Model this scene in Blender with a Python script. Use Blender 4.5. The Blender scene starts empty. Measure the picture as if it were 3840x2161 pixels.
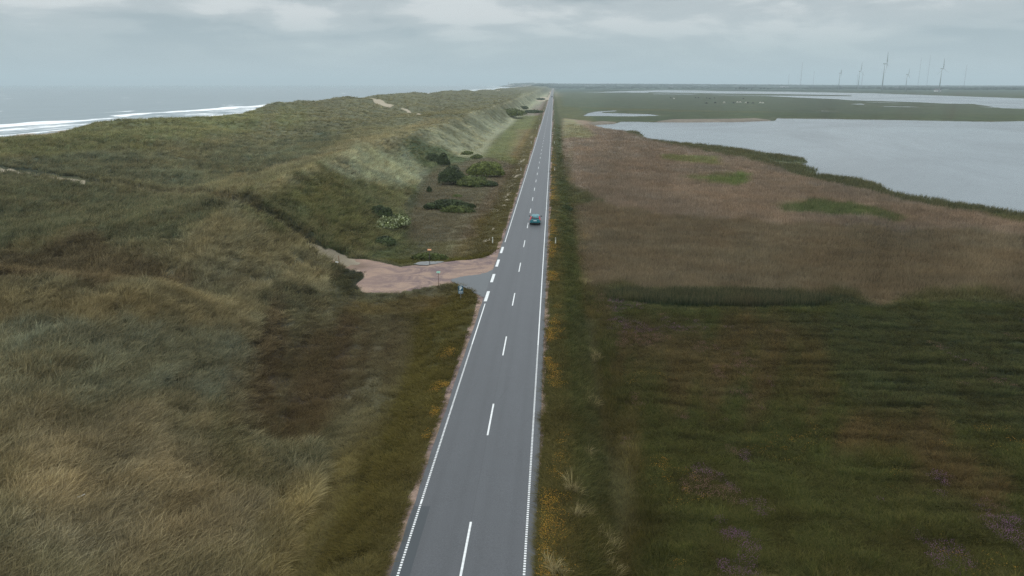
import bpy, math, random
import numpy as np
from mathutils import Matrix, Vector, Euler

rad = math.radians
random.seed(7)
rng = np.random.default_rng(11)
scene = bpy.context.scene
COL = scene.collection

# ------------------------------------------------------------------ camera
CAMX, CAMZ = 3.80, 22.0
YAW, PITCH, ROLL = rad(2.96), rad(14.67), rad(0.0)
cam_d = bpy.data.cameras.new('camera')
cam = bpy.data.objects.new('camera', cam_d)
COL.objects.link(cam)
cam_d.sensor_width = 36.0
cam_d.lens = 36.0 * 2920.0 / 3840.0
cam_d.clip_start = 0.5
cam_d.clip_end = 90000
RM = Matrix.Rotation(YAW, 3, 'Z') @ Matrix.Rotation(math.pi / 2 - PITCH, 3, 'X') @ Matrix.Rotation(ROLL, 3, 'Z')
cam.matrix_world = Matrix.Translation((CAMX, 0, CAMZ)) @ RM.to_4x4()
scene.camera = cam
RN = np.array(RM)

# ------------------------------------------------------------------ view
scene.view_settings.view_transform = 'Standard'
scene.view_settings.look = 'None'
scene.view_settings.exposure = 0.0
scene.view_settings.gamma = 1.0
scene.render.engine = 'CYCLES'
cy = scene.cycles
cy.use_denoising = True
cy.denoising_prefilter = 'NONE'
cy.max_bounces = 4
cy.diffuse_bounces = 1
cy.glossy_bounces = 1
cy.transmission_bounces = 2
cy.transparent_max_bounces = 4
cy.volume_bounces = 0
cy.sample_clamp_indirect = 4.0

# ------------------------------------------------------------------ world
SUN_EL, SUN_AZ = rad(48), rad(250)
world = bpy.data.worlds.new('World')
scene.world = world
world.use_nodes = True
wt = world.node_tree
wt.nodes.clear()


class NT:
    """tiny node helper"""
    def __init__(s, t):
        s.t = t

    def n(s, typ, **kw):
        nd = s.t.nodes.new(typ)
        for k, v in kw.items():
            if k == 'ins':
                for a, b in v.items():
                    if isinstance(b, bpy.types.NodeSocket):
                        s.t.links.new(b, nd.inputs[a])
                    else:
                        nd.inputs[a].default_value = b
            else:
                setattr(nd, k, v)
        return nd

    def math(s, op, a, b=None, c=None, clamp=False):
        nd = s.t.nodes.new('ShaderNodeMath')
        nd.operation = op
        nd.use_clamp = clamp
        for i, v in enumerate((a, b, c)):
            if v is None:
                continue
            if isinstance(v, bpy.types.NodeSocket):
                s.t.links.new(v, nd.inputs[i])
            else:
                nd.inputs[i].default_value = v
        return nd.outputs[0]

    def mix(s, fac, a, b, mode='MIX'):
        nd = s.t.nodes.new('ShaderNodeMix')
        nd.data_type = 'RGBA'
        nd.blend_type = mode
        nd.clamp_factor = True
        for k, v in ((0, fac), (6, a), (7, b)):
            if isinstance(v, bpy.types.NodeSocket):
                s.t.links.new(v, nd.inputs[k])
            else:
                nd.inputs[k].default_value = v if k == 0 else (tuple(v) + (1,))[:4]
        return nd.outputs[2]

    def ramp(s, fac, pts, interp='LINEAR'):
        nd = s.t.nodes.new('ShaderNodeValToRGB')
        nd.color_ramp.interpolation = interp
        el = nd.color_ramp.elements
        while len(el) < len(pts):
            el.new(0.5)
        for e, (p, c) in zip(el, pts):
            e.position = p
            e.color = (c, c, c, 1) if not hasattr(c, '__len__') else tuple(c) + (1,)
        s.t.links.new(fac, nd.inputs[0])
        return nd.outputs[0]

    def noise(s, vec, scale, detail=4, rough=.55, dist=0.0):
        nd = s.n('ShaderNodeTexNoise', ins={'Scale': scale, 'Detail': detail, 'Roughness': rough, 'Distortion': dist})
        if vec is not None:
            s.t.links.new(vec, nd.inputs['Vector'])
        return nd.outputs[0]


def lin(r, g, b):
    f = lambda c: (c / 255 / 12.92) if c <= 10 else ((c / 255 + .055) / 1.055) ** 2.4
    return (f(r), f(g), f(b))


W = NT(wt)
tc = W.n('ShaderNodeTexCoord')
sep = W.n('ShaderNodeSeparateXYZ', ins={0: tc.outputs['Generated']})
elev = sep.outputs[2]
sky = W.n('ShaderNodeTexSky', sky_type='NISHITA', sun_disc=False, sun_elevation=SUN_EL, sun_rotation=SUN_AZ,
          air_density=1.0, dust_density=3.0, ozone_density=1.0)
mp = W.n('ShaderNodeMapping', ins={0: tc.outputs['Generated'], 'Scale': (2.6, 2.6, 11.0), 'Location': (3.1, 0.4, 0.0)})
mp2 = W.n('ShaderNodeMapping', ins={0: tc.outputs['Generated'], 'Scale': (5.5, 5.5, 26.0), 'Location': (1.2, 5.0, 2.0)})
n1 = W.noise(mp.outputs[0], 1.6, 5, .5, .5)
n2 = W.noise(mp2.outputs[0], 1.3, 6, .55, .3)
nn = W.math('ADD', W.math('MULTIPLY', n1, .65), W.math('MULTIPLY', n2, .35))
cl = W.ramp(nn, [(0.42, (0.0,)*3), (0.50, (.4,)*3), (0.58, (1.0,)*3)], 'EASE')
base = W.ramp(elev, [(0.0, lin(190, 203, 208)), (0.02, lin(180, 195, 201)), (0.06, lin(168, 184, 191)), (0.10, lin(164, 177, 183)), (1.0, lin(205, 212, 218))])
bright = W.ramp(elev, [(0.0, lin(186, 200, 206)), (0.04, lin(190, 204, 208)), (0.08, lin(214, 220, 222)), (1.0, lin(225, 228, 230))])
ccol = W.mix(cl, base, bright)
# an overcast dome is brighter overhead than at the horizon
zen = W.ramp(elev, [(0.0, 1.0), (0.10, 1.02), (0.25, 1.5), (0.6, 2.3), (1.0, 2.7)])
ccol = W.mix(1.0, ccol, zen, 'MULTIPLY')
skyc = W.mix(1.0, sky.outputs[0], (0.10, 0.10, 0.10), 'MULTIPLY')
fin = W.mix(0.93, skyc, ccol)
bg = W.n('ShaderNodeBackground', ins={'Color': fin, 'Strength': 1.0})
wo = W.n('ShaderNodeOutputWorld', ins={0: bg.outputs[0]})

sun_d = bpy.data.lights.new('sun', 'SUN')
sun_d.energy = 0.6
sun_d.angle = rad(25)
sun_d.color = (1.0, 0.96, 0.90)
sun = bpy.data.objects.new('sun', sun_d)
COL.objects.link(sun)
sd = Vector((math.sin(SUN_AZ) * math.cos(SUN_EL), math.cos(SUN_AZ) * math.cos(SUN_EL), math.sin(SUN_EL)))
sun.rotation_euler = sd.to_track_quat('Z', 'Y').to_euler()
sun.location = (0, 0, 150)

# ------------------------------------------------------------------ numpy noise
def _hash(ix, iy, seed):
    h = (ix.astype(np.int64) * 374761393 + iy.astype(np.int64) * 668265263 + seed * 982451653) & 0xFFFFFFFF
    h = ((h ^ (h >> 13)) * 1274126177) & 0xFFFFFFFF
    h = ((h ^ (h >> 16)) * 2246822519) & 0xFFFFFFFF
    return ((h ^ (h >> 15)) & 0xFFFFFF) / float(0xFFFFFF)


def vn(x, y, seed=0):
    x = np.asarray(x, float); y = np.asarray(y, float)
    ix = np.floor(x); iy = np.floor(y)
    fx = x - ix; fy = y - iy
    fx = fx * fx * fx * (fx * (fx * 6 - 15) + 10); fy = fy * fy * fy * (fy * (fy * 6 - 15) + 10)
    a = _hash(ix, iy, seed); b = _hash(ix + 1, iy, seed); c = _hash(ix, iy + 1, seed); d = _hash(ix + 1, iy + 1, seed)
    return (a + (b - a) * fx) * (1 - fy) + (c + (d - c) * fx) * fy


def fbm(x, y, seed=0, o=4, g=.5):
    s = 0; a = 1; t = 0
    ca, sa = .8, .6
    for i in range(o):
        s = s + a * (vn(x, y, seed + i * 17) * 2 - 1); t += a
        a *= g
        x, y = (x * ca - y * sa) * 2.03 + 3.7, (x * sa + y * ca) * 2.03 - 1.3
    return s / t


def sst(a, b, x):
    t = np.clip((x - a) / (b - a), 0, 1)
    return t * t * (3 - 2 * t)

# ------------------------------------------------------------------ terrain
def zroad(Y):
    return np.interp(Y, [-100, 0, 30, 62, 112, 155, 280, 30000], [1.25, 1.15, 1.05, .8, .37, .22, 0, 0])

ST = np.array([-60, 0, 40, 55, 70, 85, 100, 125, 150, 200, 240, 290, 400, 700, 1200, 2500, 5000, 30000.])
TOE = [11, 11, 14, 20, 22, 27, 25, 23, 26, 36, 33, 27, 27, 25, 23, 21, 21, 21]
CRL = [27, 27, 30, 34, 36, 38, 39.5, 40, 42, 46, 43, 40, 38, 35.5, 33, 33, 45, 60]
CRZ = [4, 4, 4.4, 4.8, 4.0, 6.2, 7.5, 8.0, 7.7, 7.0, 7.6, 8.2, 8.4, 8.8, 9.0, 9.0, 10, 6]
HOZ = [5, 5, 4.8, 4.8, 3.6, 4.8, 5.4, 5.8, 6, 6, 6.4, 7, 7.3, 8.4, 9.3, 9.5, 10, 5]
BKL = [105, 105, 108, 110, 112, 114, 115, 117, 119, 123, 127, 127, 138, 128, 110, 80, 90, 90]
BKZ = [8.6, 8.6, 8.6, 8.6, 8.7, 8.8, 8.9, 9.1, 9.6, 10.6, 10.9, 10.5, 11.8, 12.8, 13, 13, 12, 6]


def H0(X, Y):
    X = np.asarray(X, float); Y = np.asarray(Y, float)
    L = CAMX - X
    zr = zroad(Y)
    it = lambda a: np.interp(Y, ST, a)
    toe, crl, crz, hoz, bkl, bkz = it(TOE), it(CRL), it(CRZ), it(HOZ), it(BKL), it(BKZ)
    shore = 250 + 420 * sst(4500, 9500, Y)
    # wobble of the ridge lines
    w = fbm(X / 60, Y / 38, 5, 3)
    toe = toe + 1.5 * fbm(Y / 17, Y * 0, 6, 3) * sst(90, 200, Y)
    crl = crl + 1.5 * fbm(Y / 22, Y * 0 + 9, 7, 3)
    bkl = bkl + 9 * w
    flat = np.where(Y < 400, 0.55 * zr - .45, -.45)
    side = zr - .04
    road_z = side + (flat - side) * sst(7.9, 11.5, L)
    z = road_z
    hol = crl + 24
    k = [(toe, flat), (crl, crz), (hol, hoz), (bkl, bkz), (bkl + 38, 2.2 + 0 * Y), (shore, -1.0 + 0 * Y), (shore + 60, -4 + 0 * Y)]
    for i in range(len(k) - 1):
        (l0, z0), (l1, z1) = k[i], k[i + 1]
        t = np.clip((L - l0) / np.maximum(l1 - l0, 1), 0, 1)
        if i == 0:
            s = .78 * t + .22 * t * t * (3 - 2 * t)
        elif i == 1:
            s = .5 * t + .5 * t * t * (3 - 2 * t)
        else:
            s = t * t * (3 - 2 * t)
        z = np.where(L > l0, z0 + (z1 - z0) * s, z)
    dune = sst(0, 1, (L - toe) / 12) * (1 - sst(0, 1, (L - bkl - 15) / 30))
    amp = np.interp(Y, [0, 60, 150, 400, 2000, 30000], [.55, .6, .9, 1.3, 1.5, 1.5])
    interior = sst(0, 1, (L - crl) / 16)
    z = z + dune * (amp * (.55 + .9 * interior) * fbm(X / 19, Y / 24, 21, 4) + .26 * fbm(X / 4.5, Y / 5.5, 31, 3) + .12 * sst(150, 400, Y) * fbm(X / 8, Y / 11, 33, 3))
    z = z + .55 * sst(85, 100, Y) * np.exp(-np.abs(L - crl) / 2.2)
    big = dune * interior * 1.9 * fbm(X / 55, Y / 75, 44, 3)
    z = z + big
    # gullies down the road-side slope farther away
    slope = sst(0, 1, (L - toe) / 5) * (1 - sst(0, 1, (L - crl) / 4))
    g = 1 - np.abs(fbm((Y + 1.6 * L) / 24, L / 60, 71, 3)) * 2.4
    z = z - slope * sst(170, 300, Y) * 1.3 * np.clip(g, 0, 1)
    # transverse ridge and hollow of the near dune
    z = z + dune * sst(24, 34, L) * (1.35 * np.exp(-((Y - 61 + .05 * (L - 40)) / 5.0) ** 2) - 1.5 * np.exp(-((Y - 71.5) / 6.5) ** 2)) * (1 - sst(75, 100, L))
    # separate hummocks on the back dunes: (L, Y, height, rL, rY)
    for (l, y, a, rl, ry) in ((140, 430, 1.0, 24, 45), (128, 480, 1.0, 20, 40), (120, 600, 1.6, 9, 16), (124, 700, 1.8, 12, 22),
                              (130, 335, -1.0, 26, 36), (95, 300, .7, 18, 40), (100, 215, 1.4, 16, 22), (60, 360, 1.2, 14, 40), (70, 150, -1.2, 20, 26), (62, 104, -1.0, 16, 16)):
        z = z + a * np.exp(-((L - l) / rl) ** 2 - ((Y - y) / ry) ** 2)
    # right-hand side: embankment, shallow ditch, marsh
    R = X
    fz = -.75 + .10 * fbm(X / 30, Y / 30, 51, 3)
    fz = fz + .25 * sst(6, 10, R) * np.exp(-((R - 11.5) / 2.5) ** 2)
    zr_r = side + (fz - side) * sst(4.6, 7.6, R)
    meadow = sst(9, 13, R) * (1 - sst(70, 84, Y))
    hum = fbm(X / 6.0, Y / .8, 61, 3)
    zr_r = zr_r + meadow * (.05 + .17 * sst(20, 34, R) * sst(34, 42, Y)) * hum
    z = np.where(X > 0, zr_r, z)
    # far country behind the lagoon rises gently
    ang = X / np.maximum(Y, 1)
    up = sst(4200, 7500, Y) * (20 * (1 - sst(.02, .55, ang)) + 1.5) + sst(5000, 9000, Y) * 3.5 * fbm(X / 900, Y / 1300, 81, 3)
    up = up + 12 * sst(7500, 9500, Y) * (1 - sst(-.02, .03, ang)) * sst(-.085, -.06, ang)
    land = 1 - sst(-200, 0, L - (shore - 60))
    z = z + up * land
    z = np.where((Y > 5000) & (L > 20), z * (1 - sst(5000, 7000, Y)) + sst(5000, 7000, Y) * np.where(L < shore, np.maximum(up, 2) * land - 2 * (1 - land), z), z)
    return z


def rays(pts, unit='P'):
    p = np.asarray(pts, float).reshape(-1, 2)
    if unit == 'P':
        p = p * (3840 / 2576.0)
    d = np.stack([p[:, 0] - 1920, -(p[:, 1] - 1080.5), np.full(len(p), -2920.0)], 1)
    d = d @ RN.T
    return d / np.linalg.norm(d, axis=1)[:, None]


TS = np.exp(np.linspace(math.log(15), math.log(24000), 2600))


def at(pts, unit='P', z=None):
    """where the line of sight through a point of the photograph meets the land (or the level z)"""
    d = rays(pts, unit)
    out = np.zeros((len(d), 3))
    for i, v in enumerate(d):
        if z is not None:
            t = (z - CAMZ) / v[2] if v[2] < -1e-5 else 20000.0
        else:
            X = CAMX + v[0] * TS; Y = v[1] * TS; Z = CAMZ + v[2] * TS
            e = Z - H0(X, Y)
            idx = np.where(e < 0)[0]
            if len(idx) == 0:
                t = TS[-1]
            else:
                j = idx[0]
                j0 = max(j - 1, 0)
                t = TS[j0] + (TS[j] - TS[j0]) * e[j0] / max(e[j0] - e[j], 1e-6)
        out[i] = (CAMX + v[0] * t, v[1] * t, CAMZ + v[2] * t)
    return out


def Z3(pts):      # zoom 3 of the marsh -> P
    return [(1408.7 + x / 2.205, 187.8 + y / 2.205) for x, y in pts]


def Z4(pts):
    return [((2700 + x / 2.26) / 1.4907, (180 + y / 2.26) / 1.4907) for x, y in pts]


def Z5(pts):
    return [((1150 + x / 2.576) / 1.4907, (800 + y / 2.576) / 1.4907) for x, y in pts]


def inpoly(poly, X, Y, warp=.0):
    """signed distance in units of (range/100): positive inside"""
    poly = np.asarray(poly)[:, :2]
    X = np.asarray(X, float); Y = np.asarray(Y, float)
    R = np.hypot(X - CAMX, Y) + 5
    out = np.full(X.shape, -9.0)
    lo = poly.min(0); hi = poly.max(0)
    m = 0.08 * (np.hypot(hi[0], hi[1]) + 30)
    sel = (X > lo[0] - m) & (X < hi[0] + m) & (Y > lo[1] - m) & (Y < hi[1] + m)
    if not sel.any():
        return out
    x = X[sel]; y = Y[sel]
    if warp:
        r = R[sel]
        sx = r * .06
        x = x + warp * r / 100 * fbm(x / sx.clip(2), y / (sx.clip(2) * 1.6), 91, 3)
        y = y + warp * r / 100 * 2.2 * fbm(x / sx.clip(2) + 31, y / (sx.clip(2) * 1.6), 92, 3)
    ins = np.zeros(x.shape, bool)
    dm = np.full(x.shape, 1e18)
    n = len(poly)
    for i in range(n):
        x0, y0 = poly[i]; x1, y1 = poly[(i + 1) % n]
        c = ((y0 > y) != (y1 > y)) & (x < (x1 - x0) * (y - y0) / ((y1 - y0) if y1 != y0 else 1e-9) + x0)
        ins ^= c
        dx, dy = x1 - x0, y1 - y0
        t = np.clip(((x - x0) * dx + (y - y0) * dy) / (dx * dx + dy * dy + 1e-12), 0, 1)
        dm = np.minimum(dm, (x - x0 - t * dx) ** 2 + (y - y0 - t * dy) ** 2)
    d = np.sqrt(dm) / (R[sel] / 100)
    out[sel] = np.where(ins, d, -d)
    return out

# ---- water outlines (on the level of the water)
WL = -1.3
lake1 = at(Z3([(178, 280), (240, 300), (330, 317), (440, 322), (472, 343), (440, 348), (520, 368), (620, 378), (850, 400), (980, 415),
               (1100, 437), (1280, 462), (1365, 485), (1340, 494), (1250, 497), (1165, 485), (1200, 503), (1330, 510), (1412, 540), (1405, 564),
               (1520, 577), (1700, 600), (1790, 630), (1850, 668), (1960, 690), (2100, 710), (2300, 745), (2574, 790), (2900, 850), (3300, 900),
               (3300, 262), (2574, 258), (2400, 262), (2100, 256), (1860, 252), (1580, 248), (1400, 245), (1200, 243), (1190, 256), (1000, 263), (700, 266),
               (520, 265), (430, 262), (340, 262), (300, 274), (200, 280)]), z=WL)
pond = at(Z3([(118, 233), (150, 215), (200, 205), (325, 199), (300, 208), (225, 212), (500, 220), (587, 232), (400, 236)]), z=WL)
lagoon = at(Z4([(-460, 358), (-200, 361), (0, 366), (600, 372), (1300, 385), (1900, 405), (2576, 428), (3000, 445), (3000, 545), (2576, 520), (2400, 515), (2150, 478), (1900, 475),
                (1800, 470), (1700, 464), (1400, 455), (1120, 447), (1000, 437), (800, 430), (400, 410), (0, 402), (-200, 392), (-460, 384), (-900, 378), (-1000, 372)]), z=WL)
isle = at(Z4([(-600, 376), (0, 388), (400, 392), (800, 398), (1116, 405), (1100, 410), (700, 406), (300, 404), (0, 398), (-600, 384)]), z=WL)
pools = [at(Z4(p), z=WL) for p in ([(1050, 479), (1200, 472), (1250, 485), (1380, 489)], [(1370, 495), (1600, 498), (1870, 512), (1650, 506), (1400, 502)],
                                   [(1180, 458), (1540, 466), (1500, 471), (1250, 464)], [(800, 538), (860, 533), (960, 540), (1000, 546)], [(2100, 492), (2400, 508), (2300, 510)])]
pools += [at([(1440 + a, 232 + b) for a, b in q], z=WL) for q in ([(0, 0), (60, -.5), (160, 1.2), (90, 1.6)], [(205, 4), (330, 5), (300, 6.3), (200, 5.5)], [(-10, 12), (50, 12.3), (20, 13)])]
sandbar = at(Z3([(150, 268), (230, 258), (345, 268), (290, 275), (200, 279)]))
mudflat = at(Z3([(520, 263), (640, 248), (900, 246), (1080, 242), (1190, 255), (1000, 262), (700, 265)]))


def watermask(X, Y):
    m = inpoly(lake1, X, Y, .35)
    m = np.maximum(m, inpoly(pond, X, Y, .2))
    lg = inpoly(lagoon, X, Y, .1)
    lg = np.minimum(lg, -inpoly(isle, X, Y, .1))
    m = np.maximum(m, lg)
    for p in pools:
        m = np.maximum(m, inpoly(p, X, Y, .1))
    return m

# ---- outlines of the lay-by, puddle and path (on the land)
gravel = at(Z5([(1990, 200), (1905, 250), (1850, 340), (1780, 395), (1700, 440), (1580, 478), (1450, 495), (1330, 506), (1040, 532), (900, 547), (800, 520), (700, 495), (560, 470), (350, 410),
                (130, 355), (40, 300), (200, 430), (320, 540), (420, 565), (550, 600), (562, 650), (480, 720), (540, 790), (640, 802), (900, 800), (1100, 770), (1250, 738), (1420, 722),
                (1560, 740), (1630, 785), (1650, 870), (1640, 960), (1600, 1080), (1700, 1080), (1900, 500), (1960, 300)]))
puddle_o = at(Z5([(1035, 531), (1100, 511), (1200, 506), (1330, 508), (1310, 518), (1240, 532), (1160, 545), (1090, 543)]))
PATH = at([(905, 680), (850, 640), (800, 618), (740, 585), (690, 553), (640, 528), (590, 508), (540, 497), (480, 490), (400, 482), (300, 468), (205, 459), (120, 444), (60, 436), (0, 428), (-120, 405)])


def pathd(X, Y):
    m = np.full(np.shape(X), 1e9)
    tt = np.zeros(np.shape(X))
    n = len(PATH) - 1
    for i in range(n):
        x0, y0 = PATH[i][:2]; x1, y1 = PATH[i + 1][:2]
        dx, dy = x1 - x0, y1 - y0
        t = np.clip(((X - x0) * dx + (Y - y0) * dy) / (dx * dx + dy * dy), 0, 1)
        d = np.hypot(X - x0 - t * dx, Y - y0 - t * dy)
        tt = np.where(d < m, i + t, tt)
        m = np.minimum(m, d)
    return m, tt


def H(X, Y, wm=None):
    z = H0(X, Y)
    d, t = pathd(X, Y)
    cut = np.interp(t, [0, 1, 2, 6, 8, 10.5, 11, 14, 15], [0, .3, .9, 1.3, .9, .5, .7, .7, 0])
    z = z - cut * np.exp(-(d / 1.3) ** 2) + .35 * cut * np.exp(-((d - 2.4) / 1.0) ** 2)
    g = inpoly(gravel, X, Y)
    pz = .8 * zroad(Y) - .02
    far = sst(-6, -14, X)
    s = sst(-2.0, .6, g) * (1 - sst(-28, -36, X))
    z = z * (1 - s) + s * (zroad(Y) - .06 - .18 * far + .03 * fbm(X / 2, Y / 2, 3, 3))
    if wm is None:
        wm = watermask(X, Y)
    z = z + (-2.6 - z) * sst(-.15, .5, wm) * (X > 0)
    return z

# ------------------------------------------------------------------ colour zones of the ground cover (P outlines)
K = 1.0
ZONES = []   # (polygon, colour, feather, warp)


def zone(pts, c, f=1.0, w=1.5, z=None):
    ZONES.append((at(pts, z=z), np.array(lin(*c)) * K, f, w))

# left
zone([(0, 340), (500, 290), (680, 262), (700, 300), (420, 350), (200, 400), (0, 400)], (90, 90, 58), 2, 3)
zone([(0, 400), (100, 395), (500, 380), (800, 330), (900, 350), (700, 430), (500, 470), (200, 455), (0, 425)], (72, 76, 60), 2, 3)
zone([(0, 445), (200, 470), (420, 500), (560, 520), (430, 590), (250, 605), (0, 600)], (57, 64, 48), 1.6, 2)
zone([(430, 480), (620, 440), (860, 400), (1060, 330), (1150, 300), (1050, 300), (800, 390), (640, 430)], (104, 95, 72), 1.2, 2)
zone([(0, 620), (200, 610), (420, 640), (500, 690), (470, 735), (270, 725), (0, 700)], (66, 56, 42), 1.4, 2)
zone([(420, 600), (590, 520), (700, 570), (820, 640), (860, 720), (700, 740), (520, 720), (430, 660)], (100, 92, 70), 1.2, 2)
zone([(640, 740), (760, 720), (860, 740), (800, 775), (700, 780)], (48, 54, 42), 1, 1)
zone([(840, 650), (930, 690), (950, 720), (880, 745), (840, 710)], (52, 54, 40), .5, 1)
zone([(0, 720), (250, 740), (500, 760), (560, 800), (300, 830), (0, 830)], (92, 84, 58), 1.5, 2)
zone([(0, 830), (350, 800), (700, 830), (680, 960), (560, 1040), (200, 1010), (0, 1040)], (76, 82, 68), 2, 3)
zone([(0, 1060), (250, 1050), (480, 1080), (520, 1200), (700, 1300), (560, 1450), (0, 1500), (-60, 1200)], (104, 95, 73), 2.5, 4)
zone([(520, 1010), (640, 1000), (640, 1180), (700, 1240), (560, 1260), (480, 1130)], (52, 58, 40), 2, 3)
zone([(690, 800), (860, 770), (1010, 790), (1030, 900), (960, 1010), (860, 1080), (680, 1110), (600, 1010), (650, 900)], (64, 52, 38), 4.5, 5)
zone([(620, 1110), (860, 1090), (820, 1180), (700, 1200), (600, 1180)], (58, 62, 46), 1.6, 2)
zone([(700, 1230), (900, 1130), (960, 1110), (900, 1250), (820, 1450), (600, 1450)], (98, 90, 58), 1.5, 3)
zone([(1010, 770), (1190, 745), (1190, 800), (1150, 920), (1040, 1180), (960, 1450), (830, 1450), (940, 1200), (1000, 1040), (1060, 900)], (64, 60, 30), 1.5, 2)
zone([(900, 760), (1060, 745), (1150, 745), (1060, 790), (880, 790)], (84, 72, 44), .8, 1.5)
zone([(590, 505), (820, 405), (1000, 350), (1060, 420), (1030, 520), (1000, 650), (900, 650), (700, 570)], (70, 75, 48), 1.2, 2)
zone([(720, 480), (850, 420), (930, 520), (950, 600), (900, 630), (800, 560)], (74, 74, 40), 1.2, 2)
zone([(830, 420), (940, 370), (1040, 360), (1040, 440), (960, 460), (870, 440)], (122, 123, 104), 1.2, 2)
zone([(1010, 345), (1110, 335), (1170, 400), (1060, 420)], (74, 84, 56), 1, 1.5)
zone([(1050, 330), (1230, 275), (1250, 330), (1190, 400), (1120, 370), (1060, 345)], (128, 122, 98), .8, 2)
zone([(1170, 290), (1330, 228), (1376, 224), (1360, 250), (1300, 290), (1240, 345), (1200, 330)], (134, 130, 108), .8, 2)
zone([(1010, 520), (1060, 440), (1180, 400), (1310, 395), (1290, 480), (1260, 560), (1240, 640), (1100, 650), (1030, 600)], (94, 83, 64), .9, 2)
zone([(1200, 395), (1240, 335), (1295, 295), (1345, 290), (1330, 400), (1280, 420)], (92, 92, 52), .4, .8)
zone([(1265, 330), (1320, 330), (1300, 420), (1230, 400)], (104, 90, 56), 1, 2)
zone([(1300, 290), (1350, 255), (1364, 255), (1352, 292)], (112, 100, 90), .5, 1)
zone([(1060, 610), (1200, 600), (1215, 640), (1080, 655)], (98, 90, 62), .6, 1)
zone([(960, 650), (1220, 640), (1245, 630), (1220, 662), (1100, 670), (1000, 668)], (72, 70, 30), .4, 1)
zone([(1180, 560), (1290, 480), (1330, 400), (1345, 400), (1262, 600), (1250, 640), (1200, 640)], (84, 74, 40), .6, 1)
# right
zone([(1400, 268), (2600, 300), (2600, 226), (1400, 224)], (66, 73, 54), .6, .8, -.75)
zone([(1400, 268), (1450, 268), (1500, 305), (1640, 306), (1940, 303), (2600, 305), (2600, 290), (1600, 280)], (62, 70, 46), .4, .8, -.75)
zone([(1408, 300), (1470, 304), (1640, 350), (2040, 440), (2250, 500), (2700, 590), (2700, 650), (2000, 620), (1600, 560), (1410, 460)], (118, 104, 89), .8, 1, -.75)
zone([(1408, 300), (1440, 304), (1500, 345), (1470, 350), (1408, 350)], (112, 108, 80), .6, 1, -.75)
zone([(1412, 520), (1900, 560), (2700, 610), (2700, 740), (2250, 760), (1950, 735), (1480, 735), (1430, 640)], (101, 90, 71), 1.2, 2, -.75)
zone([(1700, 640), (2200, 600), (2600, 680), (2600, 760), (2000, 720)], (98, 88, 69), 1.5, 3, -.75)
zone([(1760, 450), (1820, 430), (1880, 440), (1880, 462), (1790, 465)], (80, 92, 50), .9, 2, -.75)
zone([(1690, 392), (1800, 395), (1810, 418), (1700, 405)], (100, 104, 66), .6, 1.5, -.75)
zone([(1940, 512), (2030, 505), (2120, 515), (2260, 540), (2255, 552), (2100, 545), (1960, 532)], (72, 82, 48), .9, 2, -.75)
zone([(1850, 378), (1980, 398), (2030, 410), (2000, 418), (1940, 405)], (84, 88, 62), .3, .6, -.75)
zone([(1950, 420), (2040, 420), (2060, 440), (2160, 452), (2230, 480), (2400, 512), (2600, 548), (2600, 558), (2300, 508), (2160, 478), (1990, 440)], (64, 72, 44), .3, .5, -.75)
zone([(1540, 742), (1700, 732), (1900, 733), (2000, 745), (2250, 770), (2600, 765), (2600, 790), (2100, 785), (1700, 772), (1540, 760)], (42, 54, 34), .6, 1, -.75)
zone([(1470, 765), (1900, 775), (2700, 780), (3200, 1000), (2900, 1500), (1350, 1500), (1440, 1000)], (42, 52, 27), 1.2, 2, -.75)
zone([(1530, 785), (1680, 780), (2000, 800), (1900, 880), (1840, 960), (1680, 960), (1560, 880)], (58, 51, 34), 6, 8, -.75)
zone([(1940, 800), (2600, 790), (2800, 1050), (2300, 1100), (2050, 960)], (40, 50, 32), 2, 3, -.75)
zone([(2000, 1040), (2300, 1120), (2600, 1220), (2500, 1290), (2200, 1200)], (58, 50, 34), 4, 6, -.75)
zone([(1430, 800), (1520, 800), (1560, 1000), (1580, 1300), (1540, 1450), (1400, 1480), (1400, 1100)], (66, 58, 34), 2, 3, -.75)
zone([(1390, 640), (1425, 640), (1445, 800), (1455, 1000), (1440, 1150), (1390, 1150)], (54, 60, 36), .8, 1)
zone([(1445, 820), (1510, 830), (1560, 1300), (1400, 1300), (1440, 1100)], (76, 78, 56), 1.5, 3)

SAND = [(at(p), f) for p, f in (
    ([(930, 244), (950, 249), (972, 259), (990, 264), (982, 271), (966, 266), (944, 254)], .35),
    ([(1000, 269), (1030, 277), (1060, 288), (1050, 289), (1020, 280)], .2),
    ([(185, 728), (260, 738), (320, 748), (270, 752), (220, 742)], .5),
    ([(1352, 240), (1362, 244), (1372, 246), (1378, 236), (1376, 232), (1384, 232), (1380, 252), (1362, 252), (1354, 246)], .15),
    ([(1340, 246), (1350, 256), (1366, 255), (1362, 251), (1350, 251)], .12),
)]


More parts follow.
